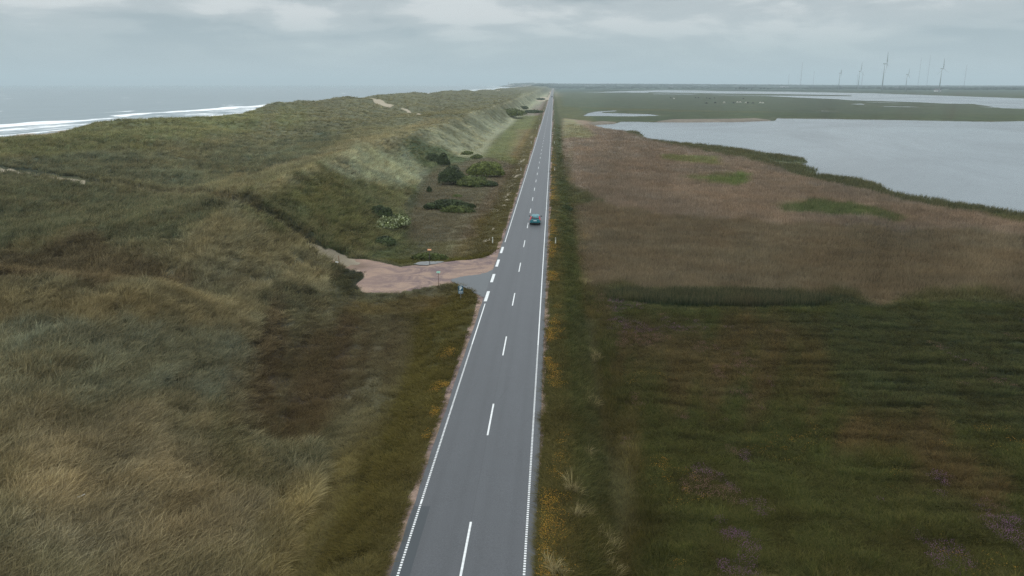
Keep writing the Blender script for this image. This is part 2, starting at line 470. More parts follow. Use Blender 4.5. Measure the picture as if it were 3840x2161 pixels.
def ground_colour(X, Y):
    n = len(X)
    R = np.hypot(X - CAMX, Y) + 5
    L = CAMX - X
    c = np.tile(np.array(lin(88, 84, 62)) * K, (n, 1))
    far = sst(900, 3000, Y)[:, None] * (X > 0)[:, None]
    c = c * (1 - far) + far * np.array(lin(66, 74, 56)) * K
    c[X > 3] = np.where((Y[X > 3] > 1500)[:, None], c[X > 3], np.array(lin(70, 72, 44)) * K)
    nzf = 1.1 * fbm(X / (R * .022), Y / (R * .045), 95, 3) + .9 * fbm(X / (R * .006), Y / (R * .014), 96, 2)
    for poly, col, f, w in ZONES:
        a = sst(-f * 1.25, f * 1.25, inpoly(poly, X, Y, w * 1.6) + f * nzf)[:, None]
        c = c * (1 - a) + col * a
    crl_ = np.interp(Y, ST, CRL) + 1.5 * fbm(Y / 22, Y * 0 + 9, 7, 3)
    lip = (np.exp(-((L - crl_ + .2) / 1.3) ** 2) * sst(85, 95, Y) * sst(-.5, .3, fbm(X / 3, Y / 5, 132, 3)) * .6)[:, None]
    c = c * (1 - lip) + lip * np.array(lin(134, 122, 96)) * K
    toe_ = np.interp(Y, ST, TOE)
    face = sst(0, 3, L - toe_) * (1 - sst(-1, 3, L - crl_)) * sst(200, 270, Y)
    gul = 1 - np.abs(fbm((Y + 1.6 * L) / 24, L / 60, 71, 3)) * 2.4
    g2 = 1 - np.abs(fbm((Y + 1.4 * L) / 9, L / 30, 73, 3)) * 3.2
    fk = (face * (.62 * sst(.55, .95, gul) + .35 * sst(.6, 1, g2)))[:, None]
    c = c * (1 - fk) + fk * np.array(lin(70, 72, 50)) * K
    gsh = (sst(60, 90, Y) * (X < -10))[:, None]
    c = c * (1 + gsh * np.array([-.04, .06, .0])) * (1 + .16 * (sst(110, 260, Y) * (X < -10)))[:, None]
    pdx, ptx = pathd(X, Y)
    pk = (np.exp(-(pdx / 1.9) ** 2) * np.interp(ptx, [1.5, 2.5, 8, 10, 11], [0, 1, .9, .6, 0]))[:, None] * .9
    c = c * (1 - pk) + pk * np.array(lin(58, 48, 36)) * K
    rt = (X > 9)
    bands = np.where(rt, .24 * fbm(X / (R * .16), Y / (R * .05), 97, 4) + .16 * fbm(X / (R * .05), Y / (R * .022), 98, 3), 0)
    c = c * (1 + bands)[:, None]
    dfar = (sst(1900, 3100, Y) * rt)[:, None]
    c = c * (1 - dfar) + dfar * np.array(lin(54, 66, 52)) * K * (1 + .5 * fbm(X / 260, Y / 420, 99, 4))[:, None]
    # verges beside the asphalt
    zl = (sst(3.2, 3.8, -X) * (1 - sst(6.0, 8.5, -X)))[:, None] * .75
    c = c * (1 - zl) + zl * np.array(lin(66, 62, 30)) * K
    zr_ = (sst(3.2, 3.5, X) * (1 - sst(4.6, 5.6, X)))[:, None] * .85
    c = c * (1 - zr_) + zr_ * np.array(lin(66, 64, 36)) * K
    zr_ = (sst(4.6, 5.4, X) * (1 - sst(6.6, 7.6, X)))[:, None] * .7
    c = c * (1 - zr_) + zr_ * np.array(lin(58, 66, 36)) * K
    # broad natural variation
    v1 = fbm(X / (R * .10), Y / (R * .22), 101, 4)
    v2 = fbm(X / 2.6, Y / 4.2, 111, 3)
    v3 = fbm(X / 9, Y / 13, 121, 4)
    c = c * (1 + .20 * v1 + .22 * v3 + .10 * v2 * (R < 300))[:, None]
    wrm = (fbm(X / 14, Y / 20, 131, 4) * .35 + fbm(X / 3.1, Y / 4, 141, 3) * .25)[:, None]
    c = c * (1 + np.array([.30, .02, -.22]) * wrm * np.where(X < 0, .5, 1.0)[:, None])
    ld = (X < -9)[:, None] * .22
    lum = c.mean(1)[:, None]
    c = c * (1 - ld) + ld * lum * np.array([1.03, 1.06, .80])
    # sea-side sand
    shore = 250 + 420 * sst(4500, 9500, Y)
    bs = (sst(170, 185, L) * (L < shore + 60))[:, None]
    c = c * (1 - bs) + bs * np.array([.30, .25, .19])
    return np.clip(c, .006, .6)


def surf_masks(X, Y):
    """gravel, sand, bare soil strip"""
    g = sst(-.25, .25, inpoly(gravel, X, Y, .35))
    g = np.where(X > -2.9, 0, g)
    # pinkish gravel shoulder along both edges of the asphalt
    wl = 3.15 + .28 + .16 * fbm(X * 0, Y / 2.2, 151, 3) + .1 * sst(200, 60, Y)
    wr = 3.2 + .30 + .22 * fbm(X * 0, Y / 3.1, 152, 3)
    sh = np.where((X < 0) & (X > -wl), 1.0, 0) + np.where((X > 0) & (X < wr), 1.0, 0)
    g = np.maximum(g, sh)
    s = np.zeros(X.shape)
    for p, f in SAND:
        s = np.maximum(s, sst(-f, f, inpoly(p, X, Y, .6)))
    d, t = pathd(X, Y)
    s = np.maximum(s, (1 - sst(.7, 1.5, d + .5 * fbm(X / 1.7, Y / 1.7, 161, 3))) * np.interp(t, [1, 2, 3, 10.6, 11, 14], [1, 1, 0, 0, 1, 1]) * (t > .2))
    s = np.maximum(s, (1 - sst(1.1, 2.0, d + .6 * fbm(X / 2.5, Y / 2.5, 163, 3))) * (t > 11))
    # eroded pale patches along the back dunes and the far slopes
    ge = inpoly(gravel, X, Y, .35)
    s = np.maximum(s, .46 * sst(-.3, 0, ge) * (1 - sst(.2, .9, ge)) * (X < -7))
    e = fbm(X / 22, Y / 46, 171, 4)
    s = np.maximum(s, sst(.56, .66, e) * (CAMX - X > 60) * (Y > 330) * (CAMX - X < 150))
    s = np.maximum(s, sst(-.05, .2, fbm(X / .6, Y / 1.8, 172, 3) + .25 * fbm(X * 0, Y / 40, 173, 2) - ((X + 5.4) / 1.3) ** 2 * .35) * sst(100, 110, Y) * (1 - sst(330, 420, Y)) * .52)
    dark = np.exp(-(d / 1.5) ** 2) * np.interp(t, [2.6, 4, 8, 10.5, 11], [.6, 1, 1, .5, 0])
    return g, s, dark

# ------------------------------------------------------------------ helpers for objects
def setp(o, label=None, cat=None, group=None, kind=None):
    if label: o['label'] = label
    if cat: o['category'] = cat
    if group: o['group'] = group
    if kind: o['kind'] = kind
    return o


def grid_mesh(name, P, nr, nc, mat, attrs=None, smooth=True):
    me = bpy.data.meshes.new(name)
    nv = nr * nc
    me.vertices.add(nv)
    me.vertices.foreach_set('co', P.astype(np.float32).ravel())
    r = np.arange(nr - 1)[:, None] * nc; c = np.arange(nc - 1)[None, :]
    a = (r + c).ravel()
    q = np.stack([a, a + 1, a + nc + 1, a + nc], 1)
    nf = len(q)
    me.loops.add(nf * 4)
    me.loops.foreach_set('vertex_index', q.astype(np.int32).ravel())
    me.polygons.add(nf)
    me.polygons.foreach_set('loop_start', np.arange(0, nf * 4, 4, dtype=np.int32))
    me.polygons.foreach_set('use_smooth', np.full(nf, smooth))
    me.update()
    for k, v in (attrs or {}).items():
        if v.ndim == 2:
            at_ = me.attributes.new(k, 'FLOAT_COLOR', 'POINT')
            at_.data.foreach_set('color', np.concatenate([v, np.ones((nv, 1))], 1).astype(np.float32).ravel())
        else:
            at_ = me.attributes.new(k, 'FLOAT', 'POINT')
            at_.data.foreach_set('value', v.astype(np.float32))
    me.materials.append(mat)
    o = bpy.data.objects.new(name, me)
    COL.objects.link(o)
    return o


class MB:
    def __init__(s):
        s.v = []; s.f = []; s.m = []; s.sm = []

    def add(s, vs, fs, m=0, smooth=False):
        b = len(s.v)
        s.v += [tuple(v) for v in vs]
        for f in fs:
            s.f.append([b + i for i in f]); s.m.append(m); s.sm.append(smooth)

    def box(s, c, d, rot=None, m=0, taper=(1, 1)):
        hx, hy, hz = d[0] / 2, d[1] / 2, d[2] / 2
        vs = []
        for z, t in ((-hz, (1, 1)), (hz, taper)):
            for x, y in ((-hx, -hy), (hx, -hy), (hx, hy), (-hx, hy)):
                v = Vector((x * t[0], y * t[1], z))
                if rot: v = rot @ v
                vs.append((v[0] + c[0], v[1] + c[1], v[2] + c[2]))
        s.add(vs, [(0, 3, 2, 1), (4, 5, 6, 7), (0, 1, 5, 4), (1, 2, 6, 5), (2, 3, 7, 6), (3, 0, 4, 7)], m)

    def tube(s, pts, rs, n=8, m=0, cap=True, smooth=True):
        pts = [Vector(p) for p in pts]
        if not hasattr(rs, '__len__'): rs = [rs] * len(pts)
        rings = []
        for i, p in enumerate(pts):
            d = (pts[min(i + 1, len(pts) - 1)] - pts[max(i - 1, 0)]).normalized()
            u = d.orthogonal().normalized() if abs(d.z) < .99 else Vector((1, 0, 0))
            u = (u - d * u.dot(d)).normalized()
            w = d.cross(u)
            rings.append([p + (u * math.cos(2 * math.pi * k / n) + w * math.sin(2 * math.pi * k / n)) * rs[i] for k in range(n)])
        b = len(s.v)
        for r in rings: s.v += [tuple(v) for v in r]
        for i in range(len(pts) - 1):
            for k in range(n):
                k2 = (k + 1) % n
                s.f.append([b + i * n + k, b + i * n + k2, b + (i + 1) * n + k2, b + (i + 1) * n + k]); s.m.append(m); s.sm.append(smooth)
        if cap:
            s.f.append([b + k for k in range(n)][::-1]); s.m.append(m); s.sm.append(False)
            s.f.append([b + (len(pts) - 1) * n + k for k in range(n)]); s.m.append(m); s.sm.append(False)

    def mesh(s, name, mats, attr=None):
        me = bpy.data.meshes.new(name)
        me.from_pydata(s.v, [], s.f)
        mats = mats if isinstance(mats, (list, tuple)) else [mats]
        for m in mats: me.materials.append(m)
        me.polygons.foreach_set('material_index', s.m)
        me.polygons.foreach_set('use_smooth', s.sm)
        for k, v in (attr or {}).items():
            a = me.attributes.new(k, 'FLOAT', 'POINT'); a.data.foreach_set('value', np.asarray(v, np.float32))
        me.update()
        return me

    def build(s, name, mats, parent=None, loc=(0, 0, 0), rot=None):
        o = bpy.data.objects.new(name, s.mesh(name, mats))
        COL.objects.link(o)
        o.location = loc
        if rot: o.rotation_euler = rot
        if parent: o.parent = parent
        return o


def empty(name, loc, rz=0.0, label=None, cat=None, group=None):
    o = bpy.data.objects.new(name, None)
    o.empty_display_size = .3
    COL.objects.link(o)
    o.location = loc
    o.rotation_euler = (0, 0, rz)
    return setp(o, label, cat, group)


def copy_tree(root, loc, rz=None, scale=None, label=None):
    r = root.copy(); COL.objects.link(r); r.location = loc
    if rz is not None: r.rotation_euler = (0, 0, rz)
    if scale is not None: r.scale = (scale,) * 3
    if label: r['label'] = label
    for ch in list(root.children):
        c = ch.copy(); COL.objects.link(c); c.parent = r
        for g in list(ch.children):
            d = g.copy(); COL.objects.link(d); d.parent = c
    return r


def mat(name, col=(.5, .5, .5), rough=.8, metal=0, spec=.5, noise=0.0, nscale=5.0, bump=0.0, coat=0.0):
    m = bpy.data.materials.new(name)
    m.use_nodes = True
    t = NT(m.node_tree)
    b = m.node_tree.nodes['Principled BSDF']
    b.inputs['Roughness'].default_value = rough
    b.inputs['Metallic'].default_value = metal
    b.inputs['Specular IOR Level'].default_value = spec
    b.inputs['Coat Weight'].default_value = coat
    tcn = t.n('ShaderNodeTexCoord')
    nz = t.noise(tcn.outputs['Object'], nscale, 4, .6)
    f = t.math('MULTIPLY_ADD', t.math('SUBTRACT', nz, .5), 2 * noise, 1.0)
    cc = t.mix(1.0, col, t.n('ShaderNodeCombineXYZ', ins={0: f, 1: f, 2: f}).outputs[0], 'MULTIPLY')
    m.node_tree.links.new(cc, b.inputs['Base Color'])
    if bump:
        bp = t.n('ShaderNodeBump', ins={'Strength': bump, 'Distance': .02, 'Height': nz})
        m.node_tree.links.new(bp.outputs[0], b.inputs['Normal'])
    return m

# ------------------------------------------------------------------ ground material
def ground_material():
    m = bpy.data.materials.new('ground_cover'); m.use_nodes = True
    t = NT(m.node_tree); lk = m.node_tree.links.new
    b = m.node_tree.nodes['Principled BSDF']
    geo = t.n('ShaderNodeNewGeometry')
    pos = geo.outputs['Position']
    col = t.n('ShaderNodeAttribute', attribute_name='col').outputs['Color']
    g = t.n('ShaderNodeAttribute', attribute_name='gravel').outputs['Fac']
    s = t.n('ShaderNodeAttribute', attribute_name='sand').outputs['Fac']
    dk = t.n('ShaderNodeAttribute', attribute_name='soil').outputs['Fac']
    fine = t.noise(pos, 3.2, 5, .65)
    mpg = t.n('ShaderNodeMapping', ins={0: pos, 'Scale': (1, .45, 1)})
    mid = t.noise(mpg.outputs[0], .55, 6, .7)
    mpf = t.n('ShaderNodeMapping', ins={0: pos, 'Scale': (.12, .05, .12)})
    big = t.noise(mpf.outputs[0], .9, 6, .72)
    v = t.math('ADD', t.math('MULTIPLY', fine, .5), t.math('ADD', t.math('MULTIPLY', mid, .7), t.math('MULTIPLY', big, .6)))
    f = t.math('MULTIPLY_ADD', t.math('SUBTRACT', v, .9), 1.5, .95)
    fc = t.n('ShaderNodeCombineXYZ', ins={0: f, 1: f, 2: f}).outputs[0]
    gcol = t.mix(1.0, col, fc, 'MULTIPLY')
    # gravel: pinkish crushed granite with damp and sandy areas
    gn = t.noise(pos, 9.0, 5, .7)
    gb = t.noise(pos, .30, 7, .72, .9)
    gv = t.ramp(gn, [(.3, lin(92, 76, 74)), (.55, lin(128, 108, 105)), (.75, lin(160, 140, 132))])
    gw = t.mix(t.ramp(gb, [(.42, 0.0), (.56, 1.0)]), t.mix(.55, gv, lin(92, 82, 84)), t.mix(.6, gv, lin(158, 136, 116)))
    rut = t.noise(t.n('ShaderNodeMapping', ins={0: pos, 'Scale': (.14, .9, 1), 'Rotation': (0, 0, .2)}).outputs[0], 1.0, 6, .7, 1.6)
    gw = t.mix(t.ramp(rut, [(.48, 0.0), (.66, .38)]), gw, lin(104, 88, 84))
    sx = t.n('ShaderNodeSeparateXYZ', ins={0: pos}).outputs[0]
    sandy = t.math('MULTIPLY', t.math('MULTIPLY_ADD', sx, -.09, -1.0, clamp=True), .75)
    gw = t.mix(sandy, gw, t.mix(.5, gv, lin(168, 142, 116)))
    gedge = t.ramp(t.math('ADD', g, t.math('MULTIPLY', t.math('SUBTRACT', gn, .5), .7)), [(.38, 0.0), (.6, 1.0)])
    c = t.mix(gedge, gcol, gw)
    sn = t.mix(gn, lin(172, 162, 142), lin(138, 128, 110))
    sedge = t.ramp(t.math('ADD', s, t.math('MULTIPLY', t.math('SUBTRACT', mid, .5), .8)), [(.4, 0.0), (.6, 1.0)])
    c = t.mix(sedge, c, sn)
    c = t.mix(t.math('MULTIPLY', dk, .8), c, lin(52, 44, 32))
    lk(c, b.inputs['Base Color'])
    b.inputs['Roughness'].default_value = .95
    b.inputs['Specular IOR Level'].default_value = .15
    bp = t.n('ShaderNodeBump', ins={'Strength': .8, 'Distance': .35, 'Height': t.math('ADD', t.math('MULTIPLY', fine, .35), mid)})
    lk(bp.outputs[0], b.inputs['Normal'])
    return m


# ------------------------------------------------------------------ the ground sheet
nr, nc = 980, 1180
tt = np.linspace(0, math.log(1 + 21000 / 30.0), nr)
Yr = 30 * (np.exp(tt) - 1) + 2
sr = np.linspace(-1.18, 1.08, nc)
YY = np.repeat(Yr[:, None], nc, 1)
XX = sr[None, :] * (YY + 52)
x_ = XX.ravel(); y_ = YY.ravel()
wm = watermask(x_, y_)
z_ = H(x_, y_, wm)
gcol_ = ground_colour(x_, y_)
mud = (sst(-1.2, -.1, wm) * (x_ > 0) * .35)[:, None]
gcol_ = gcol_ * (1 - mud) + mud * np.array(lin(84, 84, 66))
for pl in (sandbar, mudflat):
    a_ = sst(-.15, .15, inpoly(pl, x_, y_, .3))[:, None]
    gcol_ = gcol_ * (1 - a_) + a_ * np.array(lin(112, 104, 92))
dune_strip = (x_ < -12) & (CAMX - x_ < 170)
gcol_[dune_strip] *= (1 - .34 * (1 - sst(140, 300, np.hypot(x_, y_)[dune_strip])))[:, None]  # ground sheet darker than its zone colours near by, fading out with distance
gr_, sa_, dk_ = surf_masks(x_, y_)
under = (np.abs(x_) < 3.05)
z_ = np.where(under, np.minimum(z_, zroad(y_) - .10), z_)
GM = ground_material()
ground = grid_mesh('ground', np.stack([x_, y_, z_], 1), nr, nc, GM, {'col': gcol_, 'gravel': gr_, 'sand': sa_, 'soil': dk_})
setp(ground, kind='structure')

# ------------------------------------------------------------------ water
def water_material(name, base, rough, scale, strength, foam=False, aniso=(1, 1, 1)):
    m = bpy.data.materials.new(name); m.use_nodes = True
    t = NT(m.node_tree); lk = m.node_tree.links.new
    b = m.node_tree.nodes['Principled BSDF']
    pos = t.n('ShaderNodeNewGeometry').outputs['Position']
    mpn = t.n('ShaderNodeMapping', ins={0: pos, 'Scale': aniso})
    w1 = t.noise(mpn.outputs[0], scale, 4, .6)
    bp = t.n('ShaderNodeBump', ins={'Strength': strength, 'Distance': .12, 'Height': w1})
    lk(bp.outputs[0], b.inputs['Normal'])
    b.inputs['IOR'].default_value = 1.33
    c = t.mix(t.noise(pos, scale * .02, 4, .6), tuple(x * .85 for x in base), tuple(min(1, x * 1.2) for x in base))
    r = rough
    if foam:
        f = t.n('ShaderNodeAttribute', attribute_name='foam').outputs['Fac']
        fn = t.noise(t.n('ShaderNodeMapping', ins={0: pos, 'Scale': (.07, .022, 1)}).outputs[0], 1.0, 7, .75)
        fe = t.ramp(t.math('ADD', f, t.math('MULTIPLY', t.math('SUBTRACT', fn, .5), 2.2)), [(.5, 0.0), (.85, 1.0)])
        c = t.mix(fe, c, (.78, .80, .80))
        r = t.math('MULTIPLY_ADD', fe, .5, rough)
        lk(r, b.inputs['Roughness'])
    else:
        gust = t.noise(t.n('ShaderNodeMapping', ins={0: pos, 'Scale': (.012, .005, 1)}).outputs[0], 1.0, 5, .65, .8)
        lk(t.math('MULTIPLY_ADD', gust, rough * 1.3, rough * .35), b.inputs['Roughness'])
        c = t.mix(t.ramp(gust, [(.4, 0.0), (.62, .5)]), c, tuple(x * .55 for x in base))
    lk(c, b.inputs['Base Color'])
    return m


lakeM = water_material('lake_water', (.13, .15, .16), .22, 1.1, .35, aniso=(1, .6, 1))
m_ = MB()
ys = [60, 200, 500, 1000, 2000, 3500, 6000]
for i in range(len(ys) - 1):
    y0, y1 = ys[i], ys[i + 1]
    m_.add([(14, y0, WL), (y0 * 1.4 + 120, y0, WL), (y1 * 1.4 + 120, y1, WL), (14, y1, WL)], [(0, 1, 2, 3)])
setp(m_.build('lake', lakeM), kind='structure')

nr2, nc2 = 520, 420
ys2 = 60 * (np.exp(np.linspace(0, math.log(1 + 60000 / 60.), nr2)) - 1) + 20
ds = np.concatenate([np.linspace(-30, 220, 260), 220 * np.exp(np.linspace(.01, math.log(60000 / 220.), nc2 - 260))])
DD, SY = np.meshgrid(ds, ys2)
shr = 250 + 420 * sst(4500, 9500, SY)
SX = CAMX - shr - DD - .25 * np.maximum(DD - 300, 0) * 0
d_ = DD.ravel(); sy_ = SY.ravel(); sx_ = SX.ravel()
ph = 9 * fbm(sy_ / 90, d_ / 200, 201, 3)
swell = np.sin((d_ + ph * 3) / 34 * 2 * math.pi)
zz = .28 * swell * sst(0, 60, d_) * (1 - sst(700, 3000, d_)) + .12 * fbm(sx_ / 6, sy_ / 14, 205, 3)
wob = 12 * fbm(sy_ / 120, sy_ * 0, 210, 3) + 5 * fbm(sy_ / 25, sy_ * 0 + 4, 211, 2)
patch = fbm(sy_ / 130, d_ / 60, 214, 3)
foam = .9 * np.exp(-((d_ - 4 - .3 * wob) / 5) ** 2)
foam = np.maximum(foam, .8 * np.exp(-((d_ - 32 - .6 * wob) / 5) ** 2) * sst(-.35, .2, patch))
b1 = np.exp(-((d_ - 68 - wob) / 11) ** 2)
foam = np.maximum(foam, (1.15 * b1) * sst(-.5, -.05, patch))
foam = np.maximum(foam, .58 * sst(5, 15, d_) * (1 - sst(50, 70, d_)))
foam = np.maximum(foam, 1.0 * np.exp(-((d_ - 260 - 2 * wob) / 9) ** 2) * sst(.25, .45, fbm(sy_ / 190, d_ / 90, 217, 2)))
foam = np.maximum(foam, .8 * sst(.60, .72, fbm(sx_ / 45, sy_ / 130, 218, 3)) * (d_ < 1500) * (d_ > 90))
zz += .9 * np.exp(-((d_ - 70 - wob) / 5) ** 2) * sst(-.3, .2, patch)
seaM = water_material('sea_water', (.13, .175, .19), .30, .35, .9, True, aniso=(1, .45, 1))
sea = grid_mesh('sea', np.stack([sx_, sy_, zz - 1.0], 1), nr2, nc2, seaM, {'foam': foam})
for p_ in (sea.data,):
    p_.flip_normals()
setp(sea, kind='structure')

pud = MB()
pd = puddle_o
pz = float(zroad(pd[:, 1].mean())) - .19
pts_ = []
for i in range(len(pd)):
    a, b2 = pd[i], pd[(i + 1) % len(pd)]
    for k in range(5):
        q = a + (b2 - a) * k / 5
        pts_.append((q[0] + random.uniform(-.12, .12), q[1] + random.uniform(-.12, .12), 0))
cx_, cy_ = np.mean([p[0] for p in pts_]), np.mean([p[1] for p in pts_])
puddleM = water_material('puddle_water', (.08, .075, .07), .05, 3.0, .05)
pud.add([(p[0], p[1], 0) for p in pts_], [list(range(len(pts_)))])
PUDZ = float(H(np.array([p[0] for p in pts_]), np.array([p[1] for p in pts_])).max()) + .03
setp(pud.build('puddle', puddleM, loc=(0, 0, PUDZ)), kind='structure')

# ------------------------------------------------------------------ road
def asphalt(name, c0, c1, tracks=True):
    m = bpy.data.materials.new(name); m.use_nodes = True
    t = NT(m.node_tree); lk = m.node_tree.links.new
    b = m.node_tree.nodes['Principled BSDF']
    pos = t.n('ShaderNodeNewGeometry').outputs['Position']
    sp = t.noise(pos, 22.0, 3, .8)
    lo = t.noise(t.n('ShaderNodeMapping', ins={0: pos, 'Scale': (1.2, .06, 1)}).outputs[0], 1.0, 5, .6)
    md = t.noise(pos, .7, 5, .65)
    c = t.mix(t.ramp(sp, [(.3, 0.0), (.7, 1.0)]), c0, c1)
    v = t.math('ADD', t.math('MULTIPLY', lo, .35), t.math('MULTIPLY', md, .25))
    f = t.math('MULTIPLY_ADD', t.math('SUBTRACT', v, .3), .9, 1.0)
    if tracks:
        x = t.n('ShaderNodeSeparateXYZ', ins={0: pos}).outputs[0]
        ax = t.math('ABSOLUTE', t.math('SUBTRACT', t.math('ABSOLUTE', x), 1.38))
        tr = t.math('ABSOLUTE', t.math('SUBTRACT', ax, .72))
        trk = t.ramp(tr, [(0.0, 1.0), (.35, 0.0)], 'EASE')
        f = t.math('MULTIPLY', f, t.math('MULTIPLY_ADD', trk, -.11, 1.05))
        # centre joint
        jn = t.ramp(t.math('ABSOLUTE', t.math('ADD', x, t.math('MULTIPLY', t.math('SUBTRACT', lo, .5), .06))), [(.0, .78), (.035, 1.0)])
        f = t.math('MULTIPLY', f, jn)
        # the lane on the left was laid a little darker
        f = t.math('MULTIPLY', f, t.ramp(t.math('MULTIPLY_ADD', x, 10.0, .5), [(.4, .97), (.6, 1.03)]))
    # hair cracks
    vo = t.n('ShaderNodeTexVoronoi', feature='DISTANCE_TO_EDGE', ins={'Vector': t.n('ShaderNodeMapping', ins={0: pos, 'Scale': (.5, .16, 1)}).outputs[0], 'Scale': 1.0})
    ck = t.ramp(vo.outputs[0], [(0.0, .82), (.006, 1.0)])
    ckm = t.mix(t.ramp(t.noise(pos, .12, 3, .5), [(.5, 0.0), (.6, 1.0)]), (1, 1, 1), ck)
    fc = t.n('ShaderNodeCombineXYZ', ins={0: f, 1: f, 2: f}).outputs[0]
    c = t.mix(1.0, t.mix(1.0, c, fc, 'MULTIPLY'), ckm, 'MULTIPLY')
    lk(c, b.inputs['Base Color'])
    b.inputs['Roughness'].default_value = .52
    b.inputs['Specular IOR Level'].default_value = .6
    bp = t.n('ShaderNodeBump', ins={'Strength': .25, 'Distance': .01, 'Height': sp})
    lk(bp.outputs[0], b.inputs['Normal'])
    return m


asM = asphalt('asphalt', lin(38, 40, 43), lin(74, 76, 79))
asD = asphalt('asphalt_new', lin(30, 36, 40), lin(42, 49, 53), False)
asA = asphalt('asphalt_apron', lin(56, 60, 62), lin(84, 87, 89), False)
rys = list(np.arange(-20, 130, .8)) + list(np.arange(130, 400, 3.)) + list(np.exp(np.linspace(math.log(400), math.log(5200), 60)))
rys = np.array(rys)
wl_ = 3.13 + .05 * fbm(rys / 1.3, rys * 0, 301, 3) * (rys < 130)
wr_ = 3.24 + .05 * fbm(rys / 1.7, rys * 0, 302, 3) * (rys < 130)
zr_ = zroad(rys)
cols = []
for X_, dz in ((-wl_, -.25), (-wl_, -.005), (-wl_ * .5, .025), (0 * rys, .045), (wr_ * .5, .025), (wr_, -.005), (wr_, -.25)):
    cols.append(np.stack([X_ + 0 * rys, rys, zr_ + dz], 1))
Pd = np.stack(cols, 1)
road = grid_mesh('road', Pd.reshape(-1, 3), len(rys), 7, asM, smooth=False)
setp(road, kind='structure')


def roadz(x, y):
    w = 3.13 if x < 0 else 3.24
    return float(zroad(y)) + float(np.interp(abs(x), [0, w * .5, w], [.045, .025, -.005]))


def strip(mb, x0, x1, y0, y1, dz=.006, step=2.0):
    n = max(1, int(math.ceil((y1 - y0) / step)))
    xs = sorted(set([x0, x1] + [x for x in (0.0,) if x0 < x < x1]))
    for i in range(n):
        a = y0 + (y1 - y0) * i / n; b = y0 + (y1 - y0) * (i + 1) / n
        for k in range(len(xs) - 1):
            p, q = xs[k], xs[k + 1]
            mb.add([(p, a, roadz(p, a) + dz), (q, a, roadz(q, a) + dz), (q, b, roadz(q, b) + dz), (p, b, roadz(p, b) + dz)], [(0, 1, 2, 3)])


paintM = mat('road_paint', (.60, .61, .60), .6, noise=.4, nscale=5)
ymk = lambda x, y: float(at([(x, y)], 'S', z=None)[0][1])
mk = MB()


def yroad(s_y):   # Y where a photograph row crosses the road's middle
    Yv = 60.0
    for _ in range(30):
        h = CAMZ - float(zroad(Yv))
        Yv = 2920 * h / (math.cos(PITCH) * (s_y - 316.2)) / math.cos(PITCH) - h * math.tan(PITCH)
    return Yv


Y0 = yroad(1520)
k = -2
while True:
    yt = Y0 + 15.0 * k
    if yt > 1500: break
    strip(mk, -.055, .055, yt - 5.0, yt, .006, 2.5)
    k += 1
XL = 2.78
ya, yb = yroad(1142), yroad(909.9)
# left line: worn in blocks close by, plain farther on, broken at the lay-by
y = 14.0
psolid = (yroad(1908), yroad(1893))
while y < ya:
    if psolid[0] < y < psolid[1]:
        strip(mk, -XL - .05, -XL + .05, y, y + .2)
    elif y > 62:
        strip(mk, -XL - .05, -XL + .05, y, min(y + .2, ya))
    else:
        strip(mk, -XL - .055, -XL + .055, y, y + .125)
    y += .2
for a, b_ in ((1133, 1095), (1061, 1029.8), (1002, 975.5), (951, 928)):
    strip(mk, -XL - .22, -XL + .1, yroad(a), yroad(b_), .006, 1.0)
strip(mk, -XL - .05, -XL + .05, yb, 400, .006, 2.0)
strip(mk, -XL - .05, -XL + .05, 400, 5000, .006, 40.0)
y = 14.0
while y < 62:
    strip(mk, XL - .055, XL + .055, y, y + .125); y += .2
strip(mk, XL - .05, XL + .05, y, 400, .006, 2.0)
strip(mk, XL - .05, XL + .05, 400, 5000, .006, 40.0)
setp(mk.build('road_marking', paintM), kind='structure')

pt = MB()
yp = yroad(1910)
strip(pt, -3.08, -2.25, -10, yp, .003, 2.0)
setp(pt.build('asphalt_patch', asD), kind='structure')

ap = MB()
apo = at(Z5([(1812, 545), (1740, 575), (1650, 600), (1560, 630), (1480, 660), (1400, 700), (1420, 716), (1560, 742), (1640, 776), (1690, 806)]))
N_ = len(apo)
apn = []
for i_ in range(N_):
    p, q = apo[i_], apo[min(i_ + 1, N_ - 1)]
    for k_ in range(4):
        w_ = k_ / 4
        apn.append((p[0] + (q[0] - p[0]) * w_, p[1] + (q[1] - p[1]) * w_))
yy0, yy1 = apn[-1][1], apn[0][1]
edge = [(-3.10, yy0 - .3), (-3.10, yy1 + .3)]
outl = edge[::1] + apn
cxy = (np.mean([p[0] for p in outl]), np.mean([p[1] for p in outl]))
ring = [(p[0] + random.uniform(-.16, .16) * (p[0] < -3.2), p[1] + random.uniform(-.16, .16) * (p[0] < -3.2), 0) for p in outl]
vs = []
for p in ring:
    far_ = float(sst(-6, -14, p[0]))
    vs.append((p[0], p[1], float(zroad(p[1])) - .012 - .17 * far_))
vs.append((cxy[0], cxy[1], float(zroad(cxy[1])) - .015))
ap.add(vs, [(i, (i + 1) % len(ring), len(ring)) for i in range(len(ring))])
setp(ap.build('side_road', asA), kind='structure')

